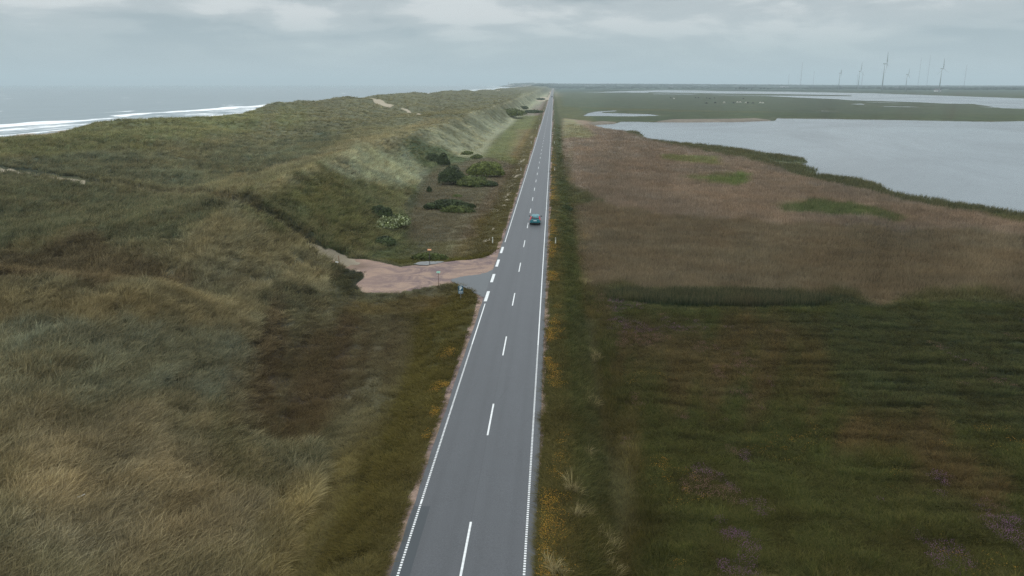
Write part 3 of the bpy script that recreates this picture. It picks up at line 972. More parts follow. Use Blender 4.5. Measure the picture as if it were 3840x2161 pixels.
# ------------------------------------------------------------------ plants that nobody could count
def grass_material(name, tipcol, tipamt, trans=.25):
    m = bpy.data.materials.new(name); m.use_nodes = True
    t = NT(m.node_tree); lk = m.node_tree.links.new
    m.node_tree.nodes.remove(m.node_tree.nodes['Principled BSDF'])
    out = [n for n in m.node_tree.nodes if n.type == 'OUTPUT_MATERIAL'][0]
    col = t.n('ShaderNodeAttribute', attribute_type='INSTANCER', attribute_name='icol').outputs['Color']
    bv = t.n('ShaderNodeAttribute', attribute_name='bv').outputs['Fac']
    bt = t.n('ShaderNodeAttribute', attribute_name='bt').outputs['Fac']
    f = t.math('MULTIPLY_ADD', bv, .9, .55)
    fc = t.n('ShaderNodeCombineXYZ', ins={0: f, 1: f, 2: f}).outputs[0]
    c = t.mix(1.0, col, fc, 'MULTIPLY')
    tip = t.mix(1.0, t.mix(.5, col, tipcol), (1.35, 1.32, 1.25), 'MULTIPLY')
    c = t.mix(t.math('MULTIPLY', t.math('POWER', bt, 1.6), t.math('MULTIPLY', bv, tipamt)), c, tip)
    d = t.n('ShaderNodeBsdfDiffuse', ins={'Color': c})
    tr = t.n('ShaderNodeBsdfTranslucent', ins={'Color': c})
    mx = t.n('ShaderNodeMixShader', ins={0: trans, 1: d.outputs[0], 2: tr.outputs[0]})
    lk(mx.outputs[0], out.inputs[0])
    return m


def tuft(name, nb, h, spread, w, lean, curve, m, seed, segs=3, straight=0.0):
    r = random.Random(seed)
    vs, fs, bv, bt = [], [], [], []
    for _ in range(nb):
        a = r.uniform(0, 2 * math.pi); rr = spread * math.sqrt(r.random())
        x, y = rr * math.cos(a), rr * math.sin(a)
        hh = h * r.uniform(.55, 1.1); val = r.random()
        la = a + r.uniform(-.8, .8)
        out = r.uniform(.1, 1) * curve
        dx, dy = math.cos(la) * out + lean, math.sin(la) * out
        fa = r.uniform(0, math.pi)
        wx, wy = math.cos(fa) * w / 2, math.sin(fa) * w / 2
        b = len(vs)
        for s in range(segs + 1):
            t = s / segs
            k = hh * (dx * (t ** 1.8)), hh * (dy * (t ** 1.8))
            zz = hh * t * (1 - .35 * min(1, math.hypot(dx, dy)) * t)
            ww = (1 - t) ** .6 if not straight else (1.0 if t < .75 else 1.6)
            if s == segs and not straight:
                vs.append((x + k[0], y + k[1], zz)); bv.append(val); bt.append(1)
            else:
                vs.append((x + k[0] - wx * ww, y + k[1] - wy * ww, zz)); vs.append((x + k[0] + wx * ww, y + k[1] + wy * ww, zz))
                bv += [val, val]; bt += [t, t]
        for s in range(segs):
            i = b + 2 * s
            if s == segs - 1 and not straight:
                fs.append((i, i + 1, i + 2))
            else:
                fs.append((i, i + 1, i + 3, i + 2))
    mb = MB(); mb.add(vs, fs, 0, False)
    me = mb.mesh(name, m, {'bv': bv, 'bt': bt})
    return bpy.data.objects.new(name, me)


def scatter_object(name, protos, X, Y, Z, rot, scl, colr, label=None):
    coll = bpy.data.collections.new(name + '_kinds')
    for p in protos: coll.objects.link(p)
    me = bpy.data.meshes.new(name)
    n = len(X)
    me.vertices.add(n)
    me.vertices.foreach_set('co', np.stack([X, Y, Z], 1).astype(np.float32).ravel())
    a = me.attributes.new('irot', 'FLOAT_VECTOR', 'POINT'); a.data.foreach_set('vector', rot.astype(np.float32).ravel())
    a = me.attributes.new('iscl', 'FLOAT_VECTOR', 'POINT'); a.data.foreach_set('vector', scl.astype(np.float32).ravel())
    a = me.attributes.new('icol', 'FLOAT_COLOR', 'POINT'); a.data.foreach_set('color', np.concatenate([colr, np.ones((n, 1))], 1).astype(np.float32).ravel())
    a = me.attributes.new('iidx', 'INT', 'POINT'); a.data.foreach_set('value', rng.integers(0, len(protos), n).astype(np.int32))
    me.update()
    o = bpy.data.objects.new(name, me); COL.objects.link(o)
    ng = bpy.data.node_groups.new(name, 'GeometryNodeTree')
    ng.interface.new_socket('Geometry', in_out='INPUT', socket_type='NodeSocketGeometry')
    ng.interface.new_socket('Geometry', in_out='OUTPUT', socket_type='NodeSocketGeometry')
    gi = ng.nodes.new('NodeGroupInput'); go = ng.nodes.new('NodeGroupOutput')
    ip = ng.nodes.new('GeometryNodeInstanceOnPoints')
    ci = ng.nodes.new('GeometryNodeCollectionInfo')
    ci.inputs['Collection'].default_value = coll
    ci.inputs['Separate Children'].default_value = True
    ci.inputs['Reset Children'].default_value = True
    def na(nm, dt):
        q = ng.nodes.new('GeometryNodeInputNamedAttribute'); q.data_type = dt; q.inputs[0].default_value = nm
        return [s for s in q.outputs if s.enabled and s.name == 'Attribute'][0]
    L_ = ng.links.new
    L_(gi.outputs[0], ip.inputs['Points'])
    L_(ci.outputs[0], ip.inputs['Instance'])
    ip.inputs['Pick Instance'].default_value = True
    L_(na('iidx', 'INT'), ip.inputs['Instance Index'])
    e2r = ng.nodes.new('FunctionNodeEulerToRotation')
    L_(na('irot', 'FLOAT_VECTOR'), e2r.inputs[0])
    L_(e2r.outputs[0], ip.inputs['Rotation'])
    L_(na('iscl', 'FLOAT_VECTOR'), ip.inputs['Scale'])
    L_(ip.outputs[0], go.inputs[0])
    md = o.modifiers.new('scatter', 'NODES'); md.node_group = ng
    setp(o, label, None, None, 'stuff')
    return o


def polar(n, r0, r1, p, a0=-47, a1=41):
    u = rng.random(n)
    q = 2 - p
    if abs(q) < 1e-3:
        R = r0 * (r1 / r0) ** u
    else:
        R = (r0 ** q + u * (r1 ** q - r0 ** q)) ** (1 / q)
    A = np.radians(rng.uniform(a0, a1, n))
    return CAMX + R * np.sin(A), R * np.cos(A), R


tall_reed = at([(1540, 744), (1700, 734), (1900, 735), (1980, 745), (2080, 758), (2060, 774), (1800, 772), (1540, 764)], z=-.75)
low_right = at([(1430, 768), (2900, 770), (3600, 1100), (3200, 1700), (1300, 1600), (1440, 1000)], z=-.75)
bright_p = [at(p, z=-.75) for p in ([(1760, 450), (1820, 430), (1880, 440), (1880, 462), (1790, 465)], [(1940, 512), (2030, 505), (2120, 515), (2260, 540), (2255, 552), (2100, 545), (1960, 532)])]
edge_reed = at([(1850, 380), (1980, 398), (2030, 410), (2000, 418), (2040, 420), (2060, 440), (2160, 452), (2230, 480), (2400, 512), (2900, 590), (2900, 606), (2300, 508), (2160, 478), (1990, 440), (1950, 405)], z=-.75)
heathP = at([(690, 790), (860, 765), (1190, 745), (1190, 800), (1150, 920), (1040, 1180), (960, 1450), (830, 1470), (900, 1240), (860, 1090), (640, 1110), (600, 1010), (650, 900)])
lawnP = at([(1195, 400), (1215, 350), (1295, 295), (1345, 290), (1330, 400), (1280, 430)])
brownP = at([(1010, 520), (1060, 440), (1180, 400), (1310, 395), (1290, 480), (1260, 560), (1240, 640), (1100, 650), (1030, 600)])


def scatter_all():
    X, Y, R = polar(560000, 20, 460, 2.55)
    X2, Y2, R2 = polar(60000, 460, 1500, 2.4)
    kf = (X2 < -3) & (X2 > -170)
    X, Y, R = np.concatenate([X, X2[kf]]), np.concatenate([Y, Y2[kf]]), np.concatenate([R, R2[kf]])
    keep = (X > -CAMX * 0 - 175)
    X, Y, R = X[keep], Y[keep], R[keep]
    wm_ = watermask(X, Y)
    g, s, dk = surf_masks(X, Y)
    pd_, pt_ = pathd(X, Y)
    ok = (wm_ < -.1 + .9 * fbm(X / 1.3, Y / 3, 444, 2).clip(-1, .1)) & (np.abs(X - .05) > 3.42) & (s < .45 * rng.random(len(X)) + .15) & (g < .25 + .75 * (rng.random(len(X)) < .03))
    ok &= (pd_ > np.where(pt_ > 10.8, 2.1, .7)) & (dk < .75 * rng.random(len(X)) + .2)
    ok &= ~((X > -3.6) & (X < -3.0))
    X, Y, R, wm_, pd_ = X[ok], Y[ok], R[ok], wm_[ok], pd_[ok]
    gap = (X < 0) & (fbm(X / .9, Y / 1.4, 442, 3) > .22) & (rng.random(len(X)) < .85 * (1 - sst(110, 200, R)))
    X, Y, R, wm_, pd_ = X[~gap], Y[~gap], R[~gap], wm_[~gap], pd_[~gap]
    Z = H(X, Y, wm_)
    C = ground_colour(X, Y)
    L = CAMX - X
    toe = np.interp(Y, ST, TOE)
    inh = inpoly(heathP, X, Y, 1.0); inl = inpoly(lawnP, X, Y, .3); inb = inpoly(brownP, X, Y, .5)
    left = X < 0
    mar = left & (L > toe - 1) & (inh + 2.2 * fbm(X / 2.4, Y / 3.2, 441, 3) + 1.2 * rng.normal(0, 1, len(X)) < 0) & (inl < 0) & (inb < 0)
    lr = inpoly(low_right, X, Y, .6); tr = inpoly(tall_reed, X, Y, .5); er = inpoly(edge_reed, X, Y, .4)
    reed = (~left) & (X > 8.5 + 1.5 * fbm(X * 0, Y / 9, 401, 2)) & ((lr + 1.6 * fbm(X / 3, Y / 4, 443, 3) < 0) | (tr > 0))
    reed |= left & (inb > 0)
    brt = np.maximum(inpoly(bright_p[0], X, Y), inpoly(bright_p[1], X, Y)) > 0
    mead = ~(mar | reed)
    print('scatter', len(X), mar.sum(), reed.sum(), mead.sum())
    wind = rad(10)
    gm = grass_material('marram_blade', lin(176, 158, 116), 1.0)
    rm_ = grass_material('reed_blade', lin(152, 132, 104), .9)
    mm = grass_material('meadow_blade', lin(140, 122, 72), .8)

    def rotscl(n, hscale, spread, Rr, base=0, jit=1.0, tilt=.15):
        az = base + jit * rng.normal(0, 1, n)
        rot = np.stack([rng.normal(0, tilt, n), rng.normal(0, tilt, n), az], 1)
        scl = np.stack([spread, spread, hscale], 1)
        return rot, scl
    # marram on the dunes: clumps leaning with the sea wind
    m = mar
    n = m.sum(); x, y, r = X[m], Y[m], R[m]
    big = fbm(x / 5.5, y / 8, 411, 3)
    gust = .8 * fbm(x / 7, y / 10, 412, 3)
    hue = fbm(x / 2.4, y / 3.6, 414, 3) + .6 * fbm(x / 9, y / 12, 415, 3)
    hs = (.85 + .40 * big + rng.normal(0, .16, n)).clip(.35, 1.5)
    hs *= 1 - .5 * sst(150, 330, r)
    fc_ = sst(-1, 2, L[m] - toe[m]) * (1 - sst(-2, 1, L[m] - np.interp(Y[m], ST, CRL))) * sst(210, 270, Y[m])
    hs *= 1 - .8 * fc_
    hs *= .4 + .6 * np.where(Y[m] < 90, sst(-.5, 6, -inh[m] + 2 * rng.normal(0, 1, n)), 1)
    pale = (fbm(x / 3.2, y / 5.5, 413, 3) > .08) & (rng.random(n) < .4)
    c = C[m] * (1.60 + .36 * big * (1 - .6 * sst(120, 260, r)) + .40 * (1 - .5 * sst(120, 260, r)) * rng.normal(0, 1, n))[:, None].clip(.35, 2.6)
    straw = np.array(lin(150, 136, 100))
    c = np.where(pale[:, None], c * .62 + straw * .38 * (C[m].mean(1) / .11).clip(.5, 1.3)[:, None], c)
    c = c * (1 + hue[:, None] * np.array([.13, .03, -.09])) * (1 + .48 * (1 - .6 * sst(120, 260, r)) * fbm(x / 1.5, y / 2.4, 416, 2))[:, None]
    lf = (r / 60).clip(1, 9.0) ** .5
    rot, scl = rotscl(n, hs * lf ** .3, (.95 + .4 * rng.random(n)) * lf, r, 0, 1, .16)
    rot[:, 2] = gust + rng.normal(0, .95, n) + .25
    pr = [tuft('marram_a', 24, 1.0, .16, .034, .26, .75, gm, 1), tuft('marram_b', 20, 1.05, .13, .036, .34, .65, gm, 2),
          tuft('marram_c', 28, .85, .18, .032, .2, .95, gm, 3), tuft('marram_d', 16, 1.15, .11, .038, .4, .6, gm, 4)]
    tus = []
    for (px, py, rr_, k_) in ((1518, 1372, .75, 26), (1532, 1440, .6, 20), (1440, 1236, .55, 14), (1452, 1300, .5, 10), (1395, 1440, .5, 10), (1470, 1150, .5, 8), (1496, 905, .8, 12), (1480, 1010, .8, 12), (1475, 715, 1.0, 12)):
        q = at([(px, py)])[0]
        for _ in range(k_):
            a_, b_ = rng.normal(0, rr_ * .45), rng.normal(0, rr_ * .6)
            tus.append((q[0] + a_, q[1] + b_))
    tus = np.array(tus); tx, ty = tus[:, 0], tus[:, 1]
    trt, tsc = rotscl(len(tx), rng.uniform(.6, 1.0, len(tx)), rng.uniform(.7, 1.0, len(tx)), tx, 0, 3, .2)
    tcol = np.array(lin(138, 128, 92))[None] * rng.uniform(.6, 1.2, len(tx))[:, None]
    x, y, rot, scl, c = np.concatenate([x, tx]), np.concatenate([y, ty]), np.concatenate([rot, trt]), np.concatenate([scl, tsc]), np.concatenate([c, tcol])
    zt = np.concatenate([Z[m], H(tx, ty)])
    scatter_object('marram_grass', pr, x, y, zt - .03, rot, scl, c)
    # reeds and tall marsh grass
    m = reed
    n = m.sum(); x, y, r = X[m], Y[m], R[m]
    hs = .62 + .16 * fbm(x / 8, y / 12, 421, 3)
    hs = np.where(tr[m] > 0, .85, hs); hs *= np.where((x > 8) & (y < 100) & (tr[m] <= 0), .35 + .65 * sst(0, 5, -lr[m]), 1); hs = np.where(er[m] > 0, .7, hs); hs = np.where(inb[m] > 0, .38, hs)
    hs *= np.where(x < 12, .6, 1)
    hs = hs * rng.uniform(.85, 1.15, n)
    hs *= 1 + .22 * fbm(x / 4, y / 2.2, 422, 3)
    c = C[m] * (1 + .22 * fbm(x / 5, y / 2.6, 423, 3))[:, None] * (1.24 + .16 * rng.normal(0, 1, n))[:, None].clip(.5, 1.8)
    c = np.where(brt[m][:, None], c * np.array([.98, 1.03, .95]), c)
    c = np.where((er[m] > 0)[:, None], np.array(lin(72, 78, 50)) * rng.uniform(.7, 1.3, n)[:, None], c)
    lf = (r / 80).clip(1, 3.0) ** .7
    rot, scl = rotscl(n, hs * lf ** .2, 1.25 * lf, r, 0, 3, .05)
    pr = [tuft('reed_a', 16, 1.25, .42, .030, .06, .12, rm_, 11, 2), tuft('reed_b', 13, 1.4, .42, .028, .08, .1, rm_, 12, 2),
          tuft('reed_c', 18, 1.1, .45, .028, .05, .2, rm_, 13, 2)]
    scatter_object('reed_bed', pr, x, y, Z[m] - .03, rot, scl, c)
    # short grass of verges, heath and meadow
    m = mead
    n = m.sum(); x, y, r = X[m], Y[m], R[m]
    t1 = fbm(x / 2.2, y / 3.2, 431, 3)
    hs = (.20 + .10 * t1 + .05 * rng.normal(0, 1, n)).clip(.07, .6)
    ditch = (x > 5.2) & (x < 9.5)
    hs = np.where(ditch, hs * 1.9, hs)
    hs = np.where(inl[m] > 0, .10, hs)
    ridge = (x > 9) * sst(0, .5, fbm(x / 6.0, y / .8, 61, 3))
    hs = hs * (1 + .45 * ridge)
    herb = (x > 8) & (rng.random(n) < .035)
    hs = np.where(herb, hs * 2.1, hs)
    hs = np.where((x < 0) & (x > -4.2), .12, hs); hs = np.where((x > 0) & (x < 4.0), .12, hs)
    c = C[m] * (1.20 + .25 * t1 + .18 * rng.normal(0, 1, n))[:, None].clip(.4, 2.0)
    c = np.where(herb[:, None], c * np.array([1.7, 1.5, 1.25]), c) * (1 + .35 * fbm(x / 1.3, y / 1.9, 432, 2))[:, None]
    lf = (r / 60).clip(1, 3.0) ** .6
    rot, scl = rotscl(n, hs, (.75 + .3 * rng.random(n)) * lf, r, 0, 3, .12)
    pr = [tuft('meadow_a', 34, 1.0, .40, .026, .15, .55, mm, 21, 2), tuft('meadow_b', 30, 1.1, .38, .028, .2, .7, mm, 22, 2), tuft('meadow_c', 38, .85, .42, .026, .1, .5, mm, 23, 2)]
    scatter_object('meadow_grass', pr, x, y, Z[m] - .02, rot, scl, c)


scatter_all()


# flowers
def flower_proto(name, nh, hr, h, spread, hm, sm, seed):
    r = random.Random(seed)
    mb = MB()
    for _ in range(nh):
        x, y = r.uniform(-spread, spread), r.uniform(-spread, spread)
        z = h * r.uniform(.6, 1.1); q = hr * r.uniform(.7, 1.2)
        mb.add([(x - .006, y, 0), (x + .006, y, 0), (x, y, z)], [(0, 1, 2)], 1)
        vs = [(x + q, y, z), (x, y + q, z), (x - q, y, z), (x, y - q, z), (x, y, z + q * .7), (x, y, z - q * .7)]
        mb.add(vs, [(0, 1, 4), (1, 2, 4), (2, 3, 4), (3, 0, 4), (1, 0, 5), (2, 1, 5), (3, 2, 5), (0, 3, 5)], 0, True)
    return bpy.data.objects.new(name, mb.mesh(name, [hm, sm]))


def flowers():
    stem = mat('flower_stem', lin(70, 80, 40), .9, noise=.2)
    fm = bpy.data.materials.new('petal'); fm.use_nodes = True
    t = NT(fm.node_tree)
    col = t.n('ShaderNodeAttribute', attribute_type='INSTANCER', attribute_name='icol').outputs['Color']
    fm.node_tree.links.new(col, fm.node_tree.nodes['Principled BSDF'].inputs['Base Color'])
    fm.node_tree.nodes['Principled BSDF'].inputs['Roughness'].default_value = .85
    pr = [flower_proto('blossom_a', 9, .035, .28, .35, fm, stem, 5), flower_proto('blossom_b', 7, .032, .32, .3, fm, stem, 6), flower_proto('blossom_c', 12, .03, .24, .4, fm, stem, 7)]

    def put(name, X, Y, C, s=1.0, vz=1.0):
        Z = H(X, Y)
        n = len(X)
        R = np.hypot(X, Y)
        k = s * (R / 55).clip(1, 2.5) ** .5
        rot = np.stack([0 * X, 0 * X, rng.uniform(0, 6.28, n)], 1)
        scatter_object(name, pr, X, Y, Z, rot, np.stack([k, k, vz * (.8 + .4 * rng.random(n))], 1), C)
    # yellow stonecrop and trefoil beside the asphalt
    xs, ys_, cs = [], [], []
    n = 5200
    Y = 22 * (260 / 22.) ** rng.random(n)
    X = 3.55 + np.abs(rng.normal(0, .55, n))
    d = fbm(X / 2.5, Y / 3.8, 501, 3) + .35 * np.exp(-((Y - 31) / 4) ** 2) + .12 * sst(45, 60, Y) + .1 * sst(90, 100, Y)
    k = (d > .26) & (rng.random(n) < .5)
    xs.append(X[k]); ys_.append(Y[k])
    n = 1800
    Y = 22 * (100 / 22.) ** rng.random(n)
    X = -3.7 - np.abs(rng.normal(0, .55, n))
    d = fbm(X / 2.5, Y / 4, 502, 3)
    k = (d > .22) & ~((Y > 66) & (Y < 108))
    xs.append(X[k]); ys_.append(Y[k])
    n = 2500
    X, Y, R = polar(n, 26, 60, 2.2, 5, 40)
    k = (X > 9) & (fbm(X / 5, Y / 7, 503, 3) > .28)
    xs.append(X[k]); ys_.append(Y[k])
    X = np.concatenate(xs); Y = np.concatenate(ys_)
    C = np.array(lin(178, 140, 28))[None] * rng.uniform(.55, 1.05, len(X))[:, None] * np.array([1, 1, 1])
    C[:, 1] *= rng.uniform(.75, 1.05, len(X))
    put('yellow_flowers', X, Y, C, .8, .6)
    # pink and purple heather-like bloom in the meadow
    X, Y, R = polar(42000, 24, 90, 2.1, 3, 41)
    pinkP = at([(1530, 785), (1680, 780), (2000, 800), (1900, 880), (1840, 960), (1680, 960), (1560, 880)], z=-.75)
    p2 = at([(2000, 1040), (2300, 1120), (2600, 1220), (2500, 1290), (2200, 1200)], z=-.75)
    base = .75 * fbm(X / 2.6, Y / 4.2, 511, 4) + .45 * fbm(X / 9, Y / 12, 513, 2)
    e = .16 * sst(-1, 1, inpoly(pinkP, X, Y, 2)) + .13 * sst(-1.5, 1.5, inpoly(p2, X, Y, 3))
    k = (base + e > .36) & (rng.random(len(X)) < .6) & (X > 8.5) & (Y < 84)
    X, Y = X[k], Y[k]
    hue = fbm(X / 6, Y / 6, 512, 2)[:, None]
    C = np.where(hue > .12, np.array(lin(136, 92, 128)), np.array(lin(134, 98, 88))) * rng.uniform(.45, 1.0, len(X))[:, None]
    put('pink_flowers', X, Y, C, .6, .9)


flowers()

# ------------------------------------------------------------------ bushes
leafcache = {}


def leaf_mat(name, c):
    m = bpy.data.materials.new(name); m.use_nodes = True
    t = NT(m.node_tree); lk = m.node_tree.links.new
    b = m.node_tree.nodes['Principled BSDF']
    v = t.n('ShaderNodeAttribute', attribute_name='bv').outputs['Fac']
    f = t.math('MULTIPLY_ADD', v, 1.1, .45)
    fc = t.n('ShaderNodeCombineXYZ', ins={0: f, 1: t.math('MULTIPLY', f, 1.0), 2: f}).outputs[0]
    lk(t.mix(1.0, c, fc, 'MULTIPLY'), b.inputs['Base Color'])
    b.inputs['Roughness'].default_value = .7
    b.inputs['Specular IOR Level'].default_value = .25
    return m


LM = {'dark': leaf_mat('leaf_dark', lin(60, 70, 40)), 'mid': leaf_mat('leaf_mid', lin(82, 90, 46)), 'light': leaf_mat('leaf_light', lin(98, 106, 52)),
      'white': leaf_mat('blossom_cream', lin(138, 144, 108)), 'tree': leaf_mat('leaf_far', lin(52, 64, 44))}
barkM = mat('bark', lin(66, 56, 46), .95, noise=.3, nscale=8)


def foliage(lobes, n, size, seed, m, base_z=0.0, extra=None):
    """many small leaf faces over a handful of uneven lobes; lobes = (x,y,z,rx,ry,rz)"""
    r = np.random.default_rng(seed)
    vs, fs, bv = [], [], []
    wts = np.array([l[3] * l[4] + l[4] * l[5] + l[3] * l[5] for l in lobes]); wts = wts / wts.sum()
    ci = r.choice(len(lobes), n, p=wts)
    d = r.normal(0, 1, (n, 3)); d[:, 2] = np.abs(d[:, 2]) * 1.0 - .15
    d /= np.linalg.norm(d, axis=1)[:, None]
    Lb = np.array(lobes)[ci]
    nz = 1 + .22 * fbm(d[:, 0] * 2.2 + ci * 3.1 + seed, d[:, 1] * 2.2 + d[:, 2] * 1.7, seed, 3)
    rr = (1 - .45 * r.random(n) ** 2.2) * nz
    P = Lb[:, :3] + d * Lb[:, 3:6] * rr[:, None]
    ok = P[:, 2] > base_z - .05
    P, d = P[ok], d[ok]
    clump = fbm(P[:, 0] * 1.3, P[:, 1] * 1.3 + P[:, 2], seed + 5, 3)
    n = len(P)
    nrm = d + r.normal(0, .6, (n, 3)); nrm /= np.linalg.norm(nrm, axis=1)[:, None]
    u = np.cross(nrm, r.normal(0, 1, (n, 3))); u /= np.linalg.norm(u, axis=1)[:, None]
    w = np.cross(nrm, u)
    s = size * r.uniform(.6, 1.3, n)[:, None]
    V = np.stack([P - u * s, P - w * s * .55, P + u * s, P + w * s * .55], 1).reshape(-1, 3)
    F = np.arange(n * 4).reshape(-1, 4)
    me = bpy.data.meshes.new('foliage')
    me.from_pydata(V.tolist(), [], F.tolist())
    a = me.attributes.new('bv', 'FLOAT', 'POINT')
    val = np.clip(.5 + .55 * clump + .18 * r.normal(0, 1, n), 0, 1)
    a.data.foreach_set('value', np.repeat(val, 4).astype(np.float32))
    if isinstance(m, (list, tuple)):
        for q in m: me.materials.append(q)
        me.polygons.foreach_set('material_index', (r.random(n) < (extra or .5)).astype(np.int32))
    else:
        me.materials.append(m)
    me.update()
    return me


def bush(x0, x1, y0, y1, m, label, seed, cat='bush', name='bush', hfac=.6, n=3500, size=.13, group=None, extra=None, depth=.75):
    """box on the photograph (3840 wide): the foot stands at its lower edge"""
    c = at([((x0 + x1) / 2, y1)], 'S')[0]
    R = math.hypot(c[0] - CAMX, c[1])
    ppm = 2920 / math.hypot(R, CAMZ - c[2])
    w = (x1 - x0) / ppm
    el = math.atan2(CAMZ - c[2], R)
    hpx = (y1 - y0) / ppm
    hfac = min(.95, hfac + .22)
    hgt = hpx / math.cos(el) * hfac
    dep = max((hpx - hgt * math.cos(el)) / math.sin(el), w * .35) * depth
    cxw, cyw = c[0], c[1] + dep / 2
    cz = float(H(np.array([cxw]), np.array([cyw]))[0])
    o = empty(name, (cxw, cyw, cz), 0, label, cat, group)
    w *= 1.15; dep *= 1.2; hgt *= 1.2; n = int(n * 1.3); size *= 1.35
    r = random.Random(seed)
    lobes = [(0, 0, hgt * .30, w * .36, dep * .40, hgt * .66)]
    for k in range(7):
        a = k * 2 * math.pi / 7 + r.uniform(-.3, .3)
        q = r.uniform(.22, .34)
        lobes.append((math.cos(a) * w * .29, math.sin(a) * dep * .29, hgt * r.uniform(.1, .32), w * q * .72, dep * q * .8, hgt * r.uniform(.35, .6)))
    f = bpy.data.objects.new('foliage', foliage(lobes, n, size, seed, m, -.1, extra)); COL.objects.link(f); f.parent = o
    st = MB()
    for k in range(5):
        a = r.uniform(0, 6.28)
        st.tube([(0.05 * k, 0, -.2), (math.cos(a) * w * .12, math.sin(a) * dep * .12, hgt * .35), (math.cos(a) * w * .22, math.sin(a) * dep * .22, hgt * .62)], [.05, .03, .012], 5)
    st.build('stem', barkM, o)
    return o


GB = 'shrubs in the hollow between the dune and the road'
bush(1593, 1646, 578, 614, LM['dark'], 'dark bush at the dune foot, left half of the farthest pair in the hollow', 1, group=GB)
bush(1640, 1685, 580, 624, LM['dark'], 'tall dark bush at the dune foot, right half of the farthest pair in the hollow', 2, group=GB, hfac=.75)
bush(1643, 1738, 622, 698, LM['dark'], 'largest rounded dark green bush in the hollow, beside the spreading yellow-green shrub', 3, group=GB, n=7000, hfac=.6)
bush(1747, 1888, 606, 668, LM['light'], 'widest spreading yellow-green shrub in the hollow, nearest to the road', 4, group=GB, n=12000, hfac=.62)
bush(1711, 1818, 655, 705, LM['mid'], 'mid green low shrub in front of the largest round bush', 5, group=GB, n=5200, hfac=.5)
bush(1806, 1862, 676, 702, LM['dark'], 'small dark shrub ending the row in front of the spreading shrub', 6, group=GB, n=2400, hfac=.5)
bush(1595, 1774, 744, 790, LM['dark'], 'long low dark shrub in the reddish grass, left of the car', 7, group=GB, n=8000, hfac=.5)
bush(1655, 1768, 770, 800, LM['mid'], 'low yellowish shrub growing in front of the long dark shrub', 8, group=GB, n=4200, hfac=.55)
bush(1600, 1619, 702, 722, LM['dark'], 'tiny lone sapling-like bush between the two shrub groups', 9, group=GB, n=700, hfac=.9, size=.1)
bush(1698, 1730, 729, 740, LM['mid'], 'very small flat shrub behind the long low dark shrub', 10, group=GB, n=900, hfac=.5)
bush(1727, 1770, 564, 582, LM['mid'], 'narrow low shrub on the bank, upper one beside the mown field', 11, group=GB, n=1600, hfac=.4)
bush(1764, 1806, 576, 596, LM['mid'], 'narrow low shrub on the bank, lower one beside the mown field', 12, group=GB, n=1600, hfac=.4)
bush(1378, 1462, 772, 822, LM['dark'], 'dark bush on the grassy dune slope above the cream flowering shrub', 13, n=4200)
bush(1366, 1512, 788, 862, [LM['mid'], LM['white']], 'cream white flowering shrub on the dune slope below a dark bush', 14, name='flowering_shrub', cat='shrub', n=3600, hfac=.15, extra=.38, size=.15, depth=.8)
bush(1400, 1478, 882, 926, LM['dark'], 'dark green bush low on the slope, left of the signboard by the puddle', 15, n=3200, hfac=.45)
bush(1556, 1672, 948, 976, LM['mid'], 'low green shrub behind the puddle around the foot of the orange board', 16, n=3400, hfac=.5)
bush(1878, 1964, 410, 444, LM['mid'], 'long dark shrub on the far dune slope beside the mown field', 17, n=4200, hfac=.55, size=.3)
bush(2108, 2146, 774, 792, LM['dark'], 'single small dark bush on the verge right of the road', 18, n=1300, hfac=.7)
for i, (a, b_, c_, d__) in enumerate(((2010, 2042, 368, 376), (1966, 2030, 412, 425), (1940, 1978, 396, 408))):
    bush(a, b_, c_, d__, LM['dark'], ['farthest dark scrub patch at the dune foot near the sandy bank', 'dark scrub patch at the dune foot nearest the mown field', 'dark scrub patch on the distant dune slope between the other two'][i], 20 + i, n=1200, size=.5, hfac=.5, group='scrub patches at the foot of the far dunes')

# ------------------------------------------------------------------ roadside posts and signs
whiteM = mat('post_white', (.62, .62, .56), .5, noise=.12)
blackM = mat('black_plastic', (.02, .02, .022), .5)
reflM = mat('reflector', (.7, .68, .5), .3)
p0 = empty('edge_post', (0, 0, 0), 0, 'x', 'marker post', 'white marker posts along the road')
m_ = MB(); m_.box((0, 0, .42), (.14, .05, 1.0), taper=(.86, .9)); m_.build('post', whiteM, p0)
m_ = MB(); m_.box((0, -.026, .72), (.10, .012, .16)); m_.build('band', blackM, p0)
m_ = MB(); m_.box((0, -.034, .72), (.05, .008, .10)); m_.build('reflector', reflM, p0)
ords = ['nearest the camera', 'second from the camera', 'third from the camera', 'fourth from the camera', 'fifth from the camera', 'sixth from the camera', 'seventh from the camera', 'eighth from the camera']
first = True
for i in range(8):
    Yp = 107 + 98.0 * i
    for sx, nm in ((-4.45, 'left'), (4.35, 'right')):
        lab = 'white marker post on the %s verge of the road, %s' % (nm, ords[i])
        z = float(H(np.array([sx]), np.array([Yp]))[0])
        if first:
            o = p0; o.location = (sx, Yp, z); o['label'] = lab; first = False
        else:
            o = copy_tree(p0, (sx, Yp, z), random.uniform(-.15, .15), None, lab)
        o.rotation_euler = (random.uniform(-.03, .03), random.uniform(-.06, .06) + (.05 if sx > 0 else -.04), random.uniform(-.2, .2))

tealM = mat('sign_blue', lin(4, 74, 96), .4, noise=.05)
signW = mat('sign_white', (.74, .78, .78), .45)
galv = mat('galvanised', (.32, .33, .33), .45, metal=.6, noise=.15)
woodM = mat('weathered_wood', lin(104, 78, 56), .9, noise=.3, nscale=12)


